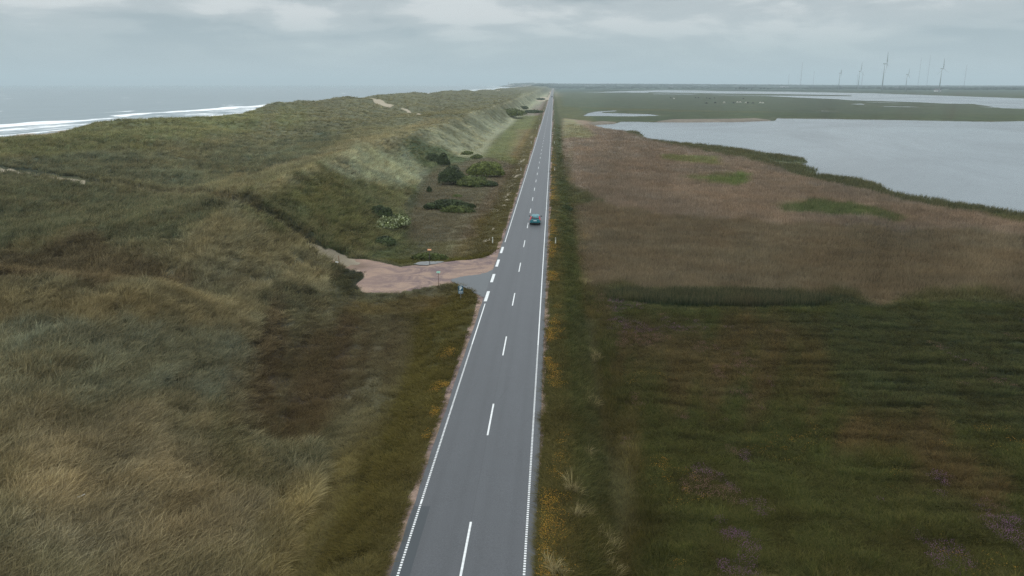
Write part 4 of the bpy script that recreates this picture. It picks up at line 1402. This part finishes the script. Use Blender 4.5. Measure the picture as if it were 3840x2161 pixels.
def rounded(w, h, r, n=5):
    out = []
    for cx, cz, a0 in ((w / 2 - r, h / 2 - r, 0), (-w / 2 + r, h / 2 - r, 90), (-w / 2 + r, -h / 2 + r, 180), (w / 2 - r, -h / 2 + r, 270)):
        for k in range(n + 1):
            a = rad(a0 + 90 * k / n)
            out.append((cx + r * math.cos(a), cz + r * math.sin(a)))
    return out


def plate(mb, cx, cz, w, h, y0, y1, r=.04, m=0):
    o = rounded(w, h, r)
    n = len(o)
    vs = [(cx + x, y0, cz + z) for x, z in o] + [(cx + x, y1, cz + z) for x, z in o]
    mb.add(vs, [list(range(n)), list(range(2 * n - 1, n - 1, -1))] + [(i, i + n, (i + 1) % n + n, (i + 1) % n) for i in range(n)], m)


def textmesh(body, size, name, matl, parent, loc, bold=.0):
    cu = bpy.data.curves.new(name, 'FONT'); cu.body = body; cu.size = size; cu.extrude = .003
    cu.align_x = 'CENTER'; cu.align_y = 'CENTER'; cu.offset = bold; cu.resolution_u = 4
    ob = bpy.data.objects.new('tmp', cu); COL.objects.link(ob)
    dg = bpy.context.evaluated_depsgraph_get()
    me = bpy.data.meshes.new_from_object(ob.evaluated_get(dg))
    bpy.data.objects.remove(ob)
    me.materials.clear(); me.materials.append(matl)
    o = bpy.data.objects.new(name, me); COL.objects.link(o); o.parent = parent
    o.location = loc; o.rotation_euler = (math.pi / 2, 0, 0)
    return o


def ground_at(sx, sy):
    p = at([(sx, sy)], 'S')[0]
    z = float(H(np.array([p[0]]), np.array([p[1]]))[0])
    return p[0], p[1], z


gx, gy, gz = ground_at(1728, 1128)
ps = empty('parking_sign', (gx, gy, gz), rad(4), 'blue square parking sign with a white P on the grass corner of the lay-by', 'sign')
m_ = MB(); m_.tube([(0, .03, -.3), (0, .03, 1.62)], .03, 10); m_.build('post', galv, ps)
m_ = MB(); plate(m_, 0, 1.32, .52, .56, -.012, .0, .05); pf = m_.build('sign_plate', signW, ps)
m_ = MB(); plate(m_, 0, 1.32, .505, .545, -.018, -.012, .04); m_.build('face', tealM, pf)
# serif letter P built from strokes
m_ = MB()
m_.box((-.05, -.021, 1.32), (.10, .006, .38))
m_.box((-.055, -.0212, 1.15), (.17, .006, .035)); m_.box((-.075, -.0212, 1.487), (.13, .006, .035))
seg = 14; ro, ri = .13, .045
vs = []; fs = []
for k in range(seg + 1):
    a = rad(-90 + 180 * k / seg)
    for q in (ro, ri):
        vs.append((.035 + q * math.cos(a) * .95, -.024, 1.39 + q * math.sin(a)))
for k in range(seg):
    fs.append((2 * k, 2 * k + 1, 2 * k + 3, 2 * k + 2))
m_.add(vs, fs)
m_.box((.0, -.0214, 1.39 + (ro + ri) / 2), (.09, .006, ro - ri)); m_.box((.0, -.0214, 1.39 - (ro + ri) / 2), (.09, .006, ro - ri))
m_.build('letter', signW, pf)
m_ = MB(); plate(m_, 0, .88, .52, .30, -.012, .0, .04); sf = m_.build('lower_plate', signW, ps)
m_ = MB(); plate(m_, 0, .88, .505, .285, -.018, -.012, .03); m_.build('face', tealM, sf)
for zz_, ww_ in ((.955, (.09, .05, .12, .06)), (.835, (.12, .08, .07, .05))):
    m_ = MB()
    xx_ = -.19
    for w_ in ww_:
        m_.box((xx_ + w_ / 2, -.021, zz_), (w_, .006, .055)); xx_ += w_ + .02
    m_.build('lettering', signW, sf)

gx, gy, gz = ground_at(1645.5, 1088)
s2 = empty('information_sign', (gx, gy, gz), rad(-12), 'small pale green sign on a tall thin brown post at the gravel edge', 'sign')
m_ = MB(); m_.tube([(0, 0, -.2), (0, 0, 1.52)], .025, 8); m_.build('post', mat('rusty_post', lin(92, 66, 60), .8, noise=.3), s2)
rt = Matrix.Rotation(rad(-50), 3, 'X')
m_ = MB(); m_.box((0, 0, 1.58), (.40, .24, .03), rot=Matrix.Rotation(rad(38), 3, 'X')); pn = m_.build('panel', mat('pale_green', lin(150, 182, 168), .5), s2)
m_ = MB(); m_.box((.0, -.015, 1.60), (.30, .14, .008), rot=Matrix.Rotation(rad(38), 3, 'X')); m_.build('printed_field', mat('print_green', lin(92, 150, 124), .5), pn)

gx, gy, gz = ground_at(1612, 1006)
s3 = empty('trail_board', (gx, gy, gz), rad(5), 'orange brown board on a dark post standing in the puddle', 'sign')
m_ = MB(); m_.tube([(0, 0, -.2), (0, 0, 1.75)], .035, 8); m_.build('post', mat('dark_post', lin(62, 56, 50), .8, noise=.2), s3)
m_ = MB(); m_.box((0, -.02, 1.86), (.46, .22, .03), rot=Matrix.Rotation(rad(40), 3, 'X')); m_.build('board', mat('orange_board', lin(196, 140, 100), .7, noise=.1), s3)

gx, gy, gz = ground_at(1268, 1010)
s4 = empty('path_sign', (gx, gy, gz), rad(14), 'small white notice on a thin leaning pale post where the path meets the gravel', 'sign')
m_ = MB(); m_.tube([(0.04, 0, -.2), (-.06, 0, .52)], .02, 8); m_.build('post', galv, s4)
m_ = MB(); m_.box((-.10, -.02, .62), (.32, .16, .02), rot=Matrix.Rotation(rad(48), 3, 'X') @ Matrix.Rotation(rad(-14), 3, 'Z')); m_.build('panel', mat('notice_white', (.82, .82, .78), .5), s4)
gx, gy, gz = ground_at(1273.5, 1006)
s5 = MB(); s5.tube([(0, 0, -.3), (-.02, .01, .6), (-.05, 0, 1.25)], [.05, .047, .042], 8)
o = s5.build('wooden_post', woodM, None, (gx, gy, gz)); setp(o, 'brown wooden post beside the small white notice at the path entrance', 'post')

# pale stick in the near dune grass
gx, gy, gz = ground_at(296, 1912)
m_ = MB(); m_.tube([(-.25, -.2, .45), (0, 0, .62), (.28, .22, .72)], [.025, .03, .018], 6); m_.tube([(0, 0, .62), (.12, -.1, .78)], [.018, .01], 6); m_.tube([(-.1, -.08, .2), (-.02, -.01, .62)], [.02, .02], 6)
setp(m_.build('driftwood', mat('bleached_wood', lin(190, 186, 172), .8), None, (gx, gy, gz)), 'bleached forked stick lying on the near dune grass', 'driftwood')

# ------------------------------------------------------------------ cars
def car_loft(mb, sec, m=0, capm=None):
    """sec: list of (y, [(x,z)...]) half profiles from the sill up to the centre line"""
    rings = []
    for y, pr in sec:
        full = [(x, z) for x, z in pr] + [(-x, z) for x, z in pr[::-1]]
        rings.append([(x, y, z) for x, z in full])
    n = len(rings[0]); b = len(mb.v)
    for r in rings: mb.v += r
    for i in range(len(rings) - 1):
        for k in range(n - 1):
            mb.f.append([b + i * n + k, b + i * n + k + 1, b + (i + 1) * n + k + 1, b + (i + 1) * n + k][::-1]); mb.m.append(m); mb.sm.append(True)
    for i, rev in ((0, False), (len(rings) - 1, True)):
        f = [b + i * n + k for k in range(n)]
        mb.f.append(f[::-1] if not rev else f); mb.m.append(m); mb.sm.append(False)


def make_hatchback(loc, rz, label, paint, W=1.70, LEN=4.15, Hh=1.45):
    root = empty('parked_car' if False else 'car', loc, rz, label, 'car')
    hw = W / 2
    m = MB()
    def low(y, top, wf=1.0, zb=.28):
        w = hw * wf
        return (y, [(w * .93, zb), (w * .99, zb + .12), (w, .55), (w * .985, top - .12), (w * .93, top - .02), (w * .6, top + .01), (.0, top + .02)])
    L2 = LEN / 2
    secs = [low(-L2, .80, .86, .34), low(-L2 + .06, .90, .93, .30), low(-L2 + .25, .95, .985), low(-L2 + .9, .97), low(-.3, .95), low(.6, .95), low(1.0, .93), low(L2 - .5, .80, .98), low(L2 - .15, .70, .92, .30), low(L2, .58, .80, .34)]
    car_loft(m, secs)
    body = m.build('body', paint, root)
    mod = body.modifiers.new('bevel', 'BEVEL'); mod.width = .03; mod.segments = 2
    # cabin shell (pillars and roof)
    def cab(y, zb, zt, wb, wt_):
        return (y, [(wb, zb), (wb * .5 + wt_ * .5 + .02, (zb + zt) / 2), (wt_, zt - .07), (wt_ - .08, zt - .01), (wt_ * .4, zt + .015), (0, zt + .02)])
    m = MB()
    car_loft(m, [cab(-L2 + .16, .92, .98, hw * .88, hw * .84), cab(-L2 + .34, .92, 1.26, hw * .90, hw * .76), cab(-L2 + .56, .92, Hh - .06, hw * .92, hw * .72), cab(-L2 + 1.0, .92, Hh - .01, hw * .93, hw * .72),
                 cab(-.1, .92, Hh, hw * .93, hw * .73), cab(.35, .92, Hh - .05, hw * .93, hw * .72), cab(.85, .92, 1.15, hw * .93, hw * .76), cab(1.2, .90, .97, hw * .9, hw * .82)])
    shell = m.build('cabin', paint, root)
    glass = mat('car_glass', (.015, .02, .024), .08, spec=.6)
    # rear window
    def quad(pts, name, mt, parent, th=.012):
        mm = MB()
        P = [Vector(p) for p in pts]
        n = (P[1] - P[0]).cross(P[2] - P[0]).normalized()
        a = [p + n * th for p in P]
        k = len(P)
        mm.add([tuple(v) for v in a] + [tuple(v - n * (th + .02)) for v in a], [list(range(k)), list(range(2 * k - 1, k - 1, -1))] + [(i, (i + 1) % k, (i + 1) % k + k, i + k)[::-1] for i in range(k)])
        return mm.build(name, mt, parent)
    yb = -L2
    rw = quad([(-hw * .70, yb + .155, 1.00), (hw * .70, yb + .155, 1.00), (hw * .64, yb + .36, 1.25), (hw * .56, yb + .53, Hh - .10), (-hw * .56, yb + .53, Hh - .10), (-hw * .64, yb + .36, 1.25)], 'rear_window', glass, root, .03)
    m = MB(); m.box((.05, yb + .17, 1.06), (.5, .02, .02)); m.build('wiper', blackM, rw)
    for s in (-1, 1):
        q = [(s * hw * .925, -1.25, .97), (s * hw * .925, .80, .97), (s * hw * .80, .30, Hh - .14), (s * hw * .80, -1.15, Hh - .14)]
        quad(q if s > 0 else q[::-1], 'side_window', glass, root, .02)
    quad([(hw * .8, 1.16, .99), (-hw * .8, 1.16, .99), (-hw * .64, .44, Hh - .08), (hw * .64, .44, Hh - .08)], 'windscreen', glass, root, .03)
    red = mat('tail_light_red', (.55, .03, .05), .25, coat=.5)
    for s in (-1, 1):
        mm = MB()
        for (z, dy, x) in ((.86, .05, .90), (1.0, .11, .86), (1.14, .22, .81), (1.27, .33, .77)):
            mm.box((s * hw * x, yb + dy + .06, z), (.15, .10, .15), rot=Matrix.Rotation(rad(-32), 3, 'X'))
        mm.build('tail_light', red, root)
    # tailgate plate recess, bumper
    m = MB(); m.box((0, yb - .005, .74), (.62, .03, .17)); hh = m.build('plate_recess', paint, root)
    m = MB(); m.box((0, yb - .028, .72), (.50, .015, .11)); m.build('number_plate', signW, root)
    m = MB(); m.box((0, yb - .02, .52), (W * .93, .16, .20), taper=(.97, .75)); m.box((0, yb + .02, .625), (W * .90, .14, .02)); bu = m.build('rear_bumper', paint, root)
    bm = bu.modifiers.new('bevel', 'BEVEL'); bm.width = .02; bm.segments = 2
    m = MB(); m.box((0, yb + .0, .36), (W * .86, .12, .14)); m.build('rear_valance', blackM, root)
    m = MB(); m.box((0, L2 - .01, .42), (W * .88, .12, .26)); m.build('front_bumper', paint, root)
    lamp = mat('head_lamp', (.7, .7, .72), .1)
    for s in (-1, 1):
        m = MB(); m.box((s * hw * .66, L2 - .10, .62), (.34, .18, .14)); m.build('headlight', lamp, root)
        m = MB(); m.box((s * (hw + .10), .58, 1.02), (.20, .09, .14)); m.box((s * (hw - .0), .60, .97), (.14, .05, .05)); m.build('wing_mirror', blackM, root)
    tyre = mat('tyre', (.012, .012, .013), .9); rim = mat('alloy', (.4, .4, .42), .35, metal=.8)
    for s in (-1, 1):
        for yy in (-1.28, 1.32):
            m = MB()
            xs_ = (-.1, -.09, .09, .1)
            m.tube([(s * (hw - .12) + x, yy, .31) for x in xs_], [.27, .31, .31, .27], 20); w = m.build('wheel', tyre, root)
            m = MB(); m.tube([(s * (hw - .04), yy, .31), (s * (hw - .012), yy, .31)], [.20, .19], 12); m.build('rim', rim, w)
    m = MB(); m.box((0, 0, .33), (W * .80, LEN * .82, .14)); m.build('underbody', blackM, root)
    m = MB(); m.tube([(0, .1, Hh), (0, -.05, Hh + .22)], [.012, .006], 5); m.build('aerial', blackM, root)
    return root


paint = mat('teal_paint', lin(0, 98, 106), .35, metal=.0, coat=.35, spec=.5)
cyy = yroad(846)
cx_m = CAMX - (2076 - 2013.5) / (846 - 316.0) * (CAMZ - float(zroad(cyy))) / math.cos(PITCH)
make_hatchback((cx_m, cyy + 2.1, roadz(cx_m, cyy) + .01), 0, 'teal hatchback driving away in the right-hand lane', paint)

# distant grey van
yv = yroad(366)
vx = 1.35
rv = empty('van', (vx, yv, roadz(vx, yv) + .02), 0, 'small dark grey van far down the road near the sandy bank', 'van')
m = MB(); car_loft(m, [(-2.3, [(.86, .35), (.92, .6), (.92, 1.2), (.86, 1.8), (.7, 1.92), (0, 1.95)]), (-2.2, [(.88, .3), (.95, .6), (.95, 1.2), (.88, 1.85), (.72, 1.97), (0, 2.0)]), (1.0, [(.88, .3), (.95, .6), (.95, 1.2), (.86, 1.8), (.7, 1.92), (0, 1.95)]),
                      (1.6, [(.86, .3), (.93, .6), (.92, 1.1), (.84, 1.2), (.6, 1.24), (0, 1.26)]), (2.3, [(.8, .35), (.85, .55), (.84, .8), (.8, .9), (.6, .95), (0, .97)])])
m.build('body', mat('grey_paint', (.09, .095, .10), .35, coat=.5), rv)
m = MB(); m.box((0, -2.3, 1.45), (1.4, .05, .5)); m.build('rear_window', blackM, rv)
for s in (-1, 1):
    m = MB(); m.box((s * .84, -2.29, 1.0), (.14, .06, .45)); m.build('tail_light', mat('van_light', (.4, .03, .03), .3), rv)
    for yy in (-1.4, 1.4):
        m = MB(); m.tube([(s * .75, yy, .33), (s * .93, yy, .33)], .33, 14); m.build('wheel', blackM, rv)

# ------------------------------------------------------------------ wind turbines and masts
turbM = mat('turbine_white', lin(150, 158, 160), .55, noise=.04, nscale=.2)


def turbine(sx, sy, hub_sy, label, blades, yawd=75, k=1.0):
    p = at([(sx, sy)], 'S', z=0.0)[0]
    R = math.hypot(p[0] - CAMX, p[1])
    hgt = (sy - hub_sy) / 2920 * R * math.cos(PITCH) ** 2 * math.cos(math.atan2(sx - 1920, 3018))
    root = empty('wind_turbine', (p[0], p[1], float(H0(p[0], p[1])) - .3), 0, label, 'wind turbine', 'wind turbines beyond the lagoon')
    w = hgt * .026
    m = MB(); m.tube([(0, 0, -2), (0, 0, hgt * .5), (0, 0, hgt - 1.5)], [w * .95, w * .75, w * .5], 14); m.build('tower', turbM, root)
    a = math.atan2(p[0] - CAMX, p[1]) + rad(90 - yawd)      # rotor axis, nearly across the line of sight
    ax = Vector((math.cos(a), -math.sin(a), 0))
    m = MB(); m.box((0, 0, hgt), (hgt * .125, hgt * .036, hgt * .036), rot=Matrix.Rotation(-a, 3, 'Z'), taper=(.96, .8)); m.build('nacelle', turbM, root)
    hub = ax * hgt * .075
    hc = Vector((hub.x, hub.y, hgt))
    m = MB(); m.tube([tuple(hc - ax * hgt * .012), tuple(hc), tuple(hc + ax * hgt * .02)], [w * .5, w * .55, w * .15], 10); hb = m.build('hub', turbM, root)
    side = Vector((-ax.y, ax.x, 0))
    bl = hgt * .50 * k
    for b in blades:
        t = rad(b)
        d = (Vector((0, 0, 1)) * math.cos(t) + side * math.sin(t) + ax * .02).normalized()
        q = side * math.cos(t) - Vector((0, 0, 1)) * math.sin(t)
        mm = MB()
        st = [(0, .5), (.06, .5), (.2, 1.0), (.5, .62), (.8, .36), (1.0, .1)]
        vs = []; fs = []
        for u, c in st:
            ctr = hc + d * (bl * u + w * .3)
            ch = c * w * .8
            th = ch * .35
            tw = (q * .45 + ax * .9).normalized(); tn = d.cross(tw)
            for sx_2, sn in ((-1, 0), (0, 1), (1, 0), (0, -1)):
                vs.append(tuple(ctr + tw * ch * sx_2 + tn * th * sn))
        for i in range(len(st) - 1):
            for j in range(4):
                fs.append((4 * i + j, 4 * i + (j + 1) % 4, 4 * i + 4 + (j + 1) % 4, 4 * i + 4 + j))
        fs += [(3, 2, 1, 0), tuple(len(vs) - 4 + j for j in range(4))]
        mm.add(vs, fs, 0, False)
        mm.build('blade', turbM, root)


turbine(3144, 336, 274, 'smallest wind turbine, leftmost of the five', (-35, 85, 205), 80, .6)
turbine(3217, 335, 267, 'wind turbine with a thin mast close behind it, second from the left', (0, 120, 240), 62)
turbine(3307, 338, 239, 'tall wind turbine in the middle of the row', (-18, 102, 222), 84, .95)
turbine(3395, 342, 279, 'short wind turbine between the two tallest ones', (5, 130, 235), 74, .75)
turbine(3521, 345, 257, 'tall wind turbine at the right end of the row, one blade stretched right', (-5, 115, 235), 52, .9)
mastM = mat('mast_grey', lin(128, 136, 142), .7)


def mast(sx, by, ty, label, dist, wb=.9):
    ray = rays([(sx, 330)], 'S')[0]
    d = dist / math.hypot(ray[0], ray[1])
    x, y = CAMX + ray[0] * d, ray[1] * d
    z = float(H0(x, y))
    R = math.hypot(x, y)
    hy = 316.2 + .0025 * (sx - 1920)
    top = CAMZ + (hy - ty) / 2920 * R * math.cos(PITCH) ** 2 * math.cos(math.atan2(sx - 1920, 3018))
    root = empty('lattice_mast', (x, y, z), rad(random.uniform(0, 60)), label, 'mast', 'lattice masts beyond the lagoon')
    hgt = top - z
    m = MB()
    for k in range(3):
        a = 2 * math.pi * k / 3
        m.tube([(math.cos(a) * wb * 1.6, math.sin(a) * wb * 1.6, -1), (math.cos(a) * wb, math.sin(a) * wb, hgt * .4), (math.cos(a) * .35, math.sin(a) * .35, hgt)], .22, 4)
    nb = int(hgt / 6)
    for i in range(nb):
        z0, z1 = hgt * i / nb, hgt * (i + 1) / nb
        f0 = np.interp(z0 / hgt, [0, .4, 1], [wb * 1.6, wb, .35]); f1 = np.interp(z1 / hgt, [0, .4, 1], [wb * 1.6, wb, .35])
        for k in range(3):
            a, b = 2 * math.pi * k / 3, 2 * math.pi * (k + 1) / 3
            m.tube([(math.cos(a) * f0, math.sin(a) * f0, z0), (math.cos(b) * f1, math.sin(b) * f1, z1)], .10, 3, cap=False)
    m.build('lattice', mastM, root)
    g = MB()
    for k in range(3):
        a = 2 * math.pi * k / 3 + .5
        for q in (.55, .95):
            g.tube([(math.cos(a) * hgt * .35, math.sin(a) * hgt * .35, 0), (0, 0, hgt * q)], .05, 3, cap=False)
    g.build('guy_wires', mastM, root)


for (sx, by, ty, lab, dist) in ((2955, 316, 280, 'short faint lattice mast, leftmost of all the masts', 5200), (3001, 327, 238, 'tall lattice mast standing alone left of the turbines', 4300),
                                (3048, 319, 270, 'faint lattice mast between the tall lone mast and the smallest turbine', 5000), (3212, 316, 282, 'short lattice mast just left of the second turbine', 4800),
                                (3230, 321, 271, 'lattice mast just right of the second turbine', 4500), (3441, 321, 222, 'tall faint lattice mast right of the short turbine', 4700),
                                (3474, 320, 212, 'tallest faint lattice mast, left neighbour of the right-end turbine', 5200), (3614, 324, 247, 'faint lattice mast, rightmost of all', 4800)):
    mast(sx, by, ty, lab, dist, 1.3 if 'tallest' in lab else .9)

# ------------------------------------------------------------------ far country: farms, groves, woodland
wallM = mat('white_wall', (.62, .63, .62), .8, noise=.05)
roofM = mat('grey_roof', lin(92, 88, 88), .85, noise=.1)
darkM = mat('dark_opening', (.03, .035, .04), .5)


def house(sx, sy, w, d, h, label, rz=0., name='farmhouse', cat='house'):
    p = at([(sx, sy)], 'S')[0]
    z = float(H0(p[0], p[1]))
    root = empty(name, (p[0], p[1], z), rz, label, cat, 'white farm buildings in the far country')
    m = MB(); m.box((0, 0, h * .3), (w, d, h * 1.0)); m.build('wall', wallM, root)
    m = MB(); hh = h * .8; o_ = .4
    m.add([(-w / 2 - o_, -d / 2 - o_, h * .8), (w / 2 + o_, -d / 2 - o_, h * .8), (w / 2 + o_, d / 2 + o_, h * .8), (-w / 2 - o_, d / 2 + o_, h * .8), (-w / 2 - o_, 0, h * .8 + d * .4), (w / 2 + o_, 0, h * .8 + d * .4)],
          [(0, 1, 5, 4), (2, 3, 4, 5), (0, 4, 3), (1, 2, 5), (3, 2, 1, 0)])
    rf = m.build('roof', roofM, root)
    m = MB(); m.box((w * .2, 0, h * .8 + d * .42), (.8, .8, 1.6)); m.build('chimney', wallM, rf)
    for k in range(3):
        m = MB(); m.box((-w * .32 + w * .22 * k, -d / 2 - .05, h * .45), (1.1, .12, 1.3)); m.build('window', darkM, root)
    m = MB(); m.box((w * .36, -d / 2 - .05, h * .3), (1.2, .12, 2.2)); m.build('door', darkM, root)


for i, (sx, sy, w, lab) in enumerate(((2194, 326, 18, 'white farmhouse nearest to the end of the road'), (2204, 327, 14, 'small white outbuilding right of the farmhouse near the road end'),
                                     (2337, 327, 14, 'lone white house midway between the two farm clusters'), (2507, 327, 16, 'white house at the left of the middle farm cluster'), (2518, 329, 22, 'largest white barn of the middle farm cluster'),
                                     (2534, 329, 14, 'low white shed at the right of the middle farm cluster'), (2796, 322, 70, 'long white shed behind the dark grove of trees'), (2942, 328, 62, 'long white barn right of the grove, below the leftmost mast'),
                                     (3361, 335, 26, 'white house between the middle turbine and the short one'), (3515, 344, 22, 'low white building at the foot of the right-end turbine'), (3596, 334, 16, 'small white house right of the right-end turbine'))):
    house(sx, sy, w * .8, 9, 5.5 if w < 40 else 4.5, lab, rad(random.uniform(-12, 12)), 'barn' if 'barn' in lab or 'shed' in lab else 'farmhouse', 'barn' if 'barn' in lab or 'shed' in lab else 'house')

# lighthouse-like tower on the far headland
p = at([(1907, 322)], 'S')[0]
hx_, hy_ = CAMX + (1907 - 2076) / 3018 * 9200 - 0, 9200.0
root = empty('tower', (hx_, hy_, float(H0(hx_, hy_))), 0, 'faint slim tower on the distant headland above the sea', 'tower')
m = MB(); m.tube([(0, 0, -1), (0, 0, 26)], [5, 4], 12); m.build('shaft', turbM, root)
m = MB(); m.tube([(0, 0, 26), (0, 0, 31), (0, 0, 33)], [3, 3, .5], 12); m.build('lantern', turbM, root)

protos = []
def tree_at(x, y, hgt, seed, label, group):
    z = float(H0(x, y))
    o = empty('tree', (x, y, z), 0, label, 'tree', group)
    r = random.Random(seed)
    lobes = [(r.uniform(-.2, .2) * hgt, r.uniform(-.2, .2) * hgt, hgt * r.uniform(.45, .7), hgt * r.uniform(.3, .5), hgt * r.uniform(.3, .45), hgt * r.uniform(.25, .4)) for _ in range(5)]
    f = bpy.data.objects.new('crown', foliage(lobes, 420, hgt * .06, seed, LM['tree'], .5)); f.data.name = 'crown'; COL.objects.link(f); f.parent = o
    st = MB(); st.tube([(0, 0, -.5), (0, 0, hgt * .35), (.3, .2, hgt * .6)], [hgt * .035, hgt * .028, hgt * .01], 7)
    for k in range(3):
        a = k * 2.1
        st.tube([(0, 0, hgt * .3), (math.cos(a) * hgt * .2, math.sin(a) * hgt * .2, hgt * .55)], [hgt * .018, hgt * .006], 5)
    st.build('trunk', barkM, o)


gl = ['leftmost tree of the dark grove beyond the lagoon', 'second tree from the left in the dark grove', 'third tree from the left in the dark grove', 'tree at the right edge of the left clump of the grove',
      'low tree between the two clumps of the dark grove', 'first tree of the right clump of the dark grove', 'middle tree of the right clump of the dark grove', 'rightmost tree of the dark grove beyond the lagoon']
for i, (sx, hh) in enumerate(((2760, 8), (2774, 10), (2787, 10), (2799, 8), (2818, 5.5), (2852, 8), (2865, 8.5), (2880, 7))):
    q = at([(sx, 339.0)], 'S', z=0)[0]
    tree_at(q[0], q[1], hh * 1.25, 60 + i, gl[i], 'dark grove beyond the lagoon')

# woodland and hedges that read as one mass, 3.4 to 9 km away
def woodland():
    r = np.random.default_rng(3)
    n = 7000
    Yw = r.uniform(3300, 9500, n) ** 1.0
    Aw = r.uniform(-.075, 1.05, n)
    Xw = CAMX + Aw * Yw
    lane = fbm(Xw / 700, Yw / 160, 701, 3)
    wmk = watermask(Xw, Yw)
    L = CAMX - Xw
    shore = 250 + 420 * sst(4500, 9500, Yw)
    ok = (lane > -.12) & (wmk < -.3) & (L < shore - 60) & (Yw > 3300 + 800 * (1 - sst(.2, .45, Aw)))
    X, Y = Xw[ok], Yw[ok]
    Z = H0(X, Y)
    n = len(X)
    lobes = [(0, 0, 4, 10, 6, 6), (8, 2, 3, 8, 6, 5), (-9, 1, 3, 8, 5, 5)]
    prs = []
    for k in range(3):
        rr = random.Random(k + 40)
        lb = [(rr.uniform(-14, 14), rr.uniform(-4, 4), rr.uniform(2, 4), rr.uniform(6, 11), rr.uniform(4, 7), rr.uniform(4, 7)) for _ in range(5)]
        prs.append(bpy.data.objects.new('copse_%s' % 'abc'[k], foliage(lb, 500, 1.4, 80 + k, LM['tree'], 0)))
    rot = np.stack([0 * X, 0 * X, r.uniform(-.5, .5, n)], 1)
    s = r.uniform(.5, 1.1, n)
    scl = np.stack([s * 1.6, s * 1.3, s * .75], 1)
    scatter_object('distant_woodland', prs, X, Y, Z - .5, rot, scl, np.tile(np.array([[.05, .06, .04]]), (n, 1)))


woodland()

# ------------------------------------------------------------------ cattle on the marsh
def cow_mesh(name, m):
    me = bpy.data.meshes.new(name)
    V = [(0, .75, 1.15), (0, .35, 1.13), (0, -.2, 1.12), (0, -.65, 1.18),            # trunk rear..chest (y from -: rear)
         (0, 1.05, 1.05), (0, 1.3, .72), (0, 1.5, .42)]                                # neck, head lowered
    E = [(3, 2), (2, 1), (1, 0), (0, 4), (4, 5), (5, 6)]
    Rr = [(.33, .38), (.38, .42), (.40, .44), (.30, .34), (.20, .24), (.15, .16), (.09, .09)]
    for (bx, by, root) in ((.22, .62, 0), (-.22, .62, 0), (.22, -.62, 3), (-.22, -.62, 3)):
        i = len(V)
        V += [(bx, by, .80), (bx, by + (.03 if by > 0 else -.06), .42), (bx, by, .05)]
        E += [(root, i), (i, i + 1), (i + 1, i + 2)]
        Rr += [(.14, .16), (.075, .08), (.06, .06)]
    i = len(V); V += [(0, -.85, 1.1), (0, -.9, .6)]; E += [(3, i), (i, i + 1)]; Rr += [(.04, .04), (.03, .03)]
    me.from_pydata(V, E, [])
    me.materials.append(m)
    o = bpy.data.objects.new(name, me); COL.objects.link(o)
    sk = o.modifiers.new('skin', 'SKIN')
    for k, v in enumerate(me.skin_vertices[0].data):
        v.radius = Rr[k]; v.use_root = (k == 1)
    ss = o.modifiers.new('sub', 'SUBSURF'); ss.levels = 1; ss.render_levels = 1
    dg = bpy.context.evaluated_depsgraph_get()
    m2 = bpy.data.meshes.new_from_object(o.evaluated_get(dg))
    bpy.data.objects.remove(o)
    m2.name = name
    m2.materials.clear(); m2.materials.append(m)
    return m2


cowD = cow_mesh('cow', mat('hide_dark', (.03, .026, .024), .8)); cowW = cow_mesh('cow', mat('hide_pale', (.55, .52, .46), .8))
F = lambda x, y: (2300 + x / 4.293, 300 + y / 4.293)
dk = [(920, 296, 'dark cow, leftmost of the grazing cattle'), (1325, 297, 'dark cow in the back row, left of its dense cluster'), (1370, 297, 'dark cow in the back row, just left of the gap'), (1500, 302, 'dark cow in the back row, first right of the gap'),
      (1555, 314, 'dark cow standing a little forward in the back row'), (1622, 302, 'dark cow ending the dense part of the back row'), (2095, 312, 'lone dark cow at the right of the back row'), (1490, 388, 'dark cow, leftmost of the front row'),
      (1635, 382, 'largest dark cow of the front row'), (1940, 384, 'dark cow in the middle of the front row'), (2165, 383, 'dark cow in the front row among the pale ones'), (2240, 388, 'rightmost dark cow of the front row')]
wh = [(980, 310, 'pale cow beside the leftmost dark cow'), (1785, 378, 'pale cow, leftmost pale one in the front row'), (2000, 373, 'pale cow right of the middle dark cow'), (2045, 373, 'pale cow, second right of the middle dark cow'),
      (2130, 380, 'pale cow just left of a dark one in the front row'), (2360, 382, 'pale cow, second from the right end of the front row'), (2410, 385, 'rightmost pale cow of the front row')]
for lst, me in ((dk, cowD), (wh, cowW)):
    for (a, b, lab) in lst:
        sx, sy = F(a, b)
        p = at([(sx, sy)], 'S')[0]
        o = bpy.data.objects.new('cow', me); COL.objects.link(o)
        o.location = (p[0], p[1], float(H(np.array([p[0]]), np.array([p[1]]))[0]) - .02)
        o.rotation_euler = (0, 0, rad(90 + random.uniform(-35, 35) + random.choice((0, 180))))
        o.scale = (1.25, 1.25, 1.25)
        setp(o, lab, 'cow', 'cattle grazing on the far marsh')

# ------------------------------------------------------------------ haze
hz = MB(); hz.box((0, 6000, 96), (36000, 30000, 204))
hm = bpy.data.materials.new('haze'); hm.use_nodes = True
hm.node_tree.nodes.clear()
T = NT(hm.node_tree)
pv = T.n('ShaderNodeVolumePrincipled', ins={'Color': (.74, .88, .93, 1), 'Density': 0.00012, 'Anisotropy': 0.0})
T.n('ShaderNodeOutputMaterial', ins={'Volume': pv.outputs[0]})
ho = hz.build('haze', hm)
setp(ho, kind='stuff')
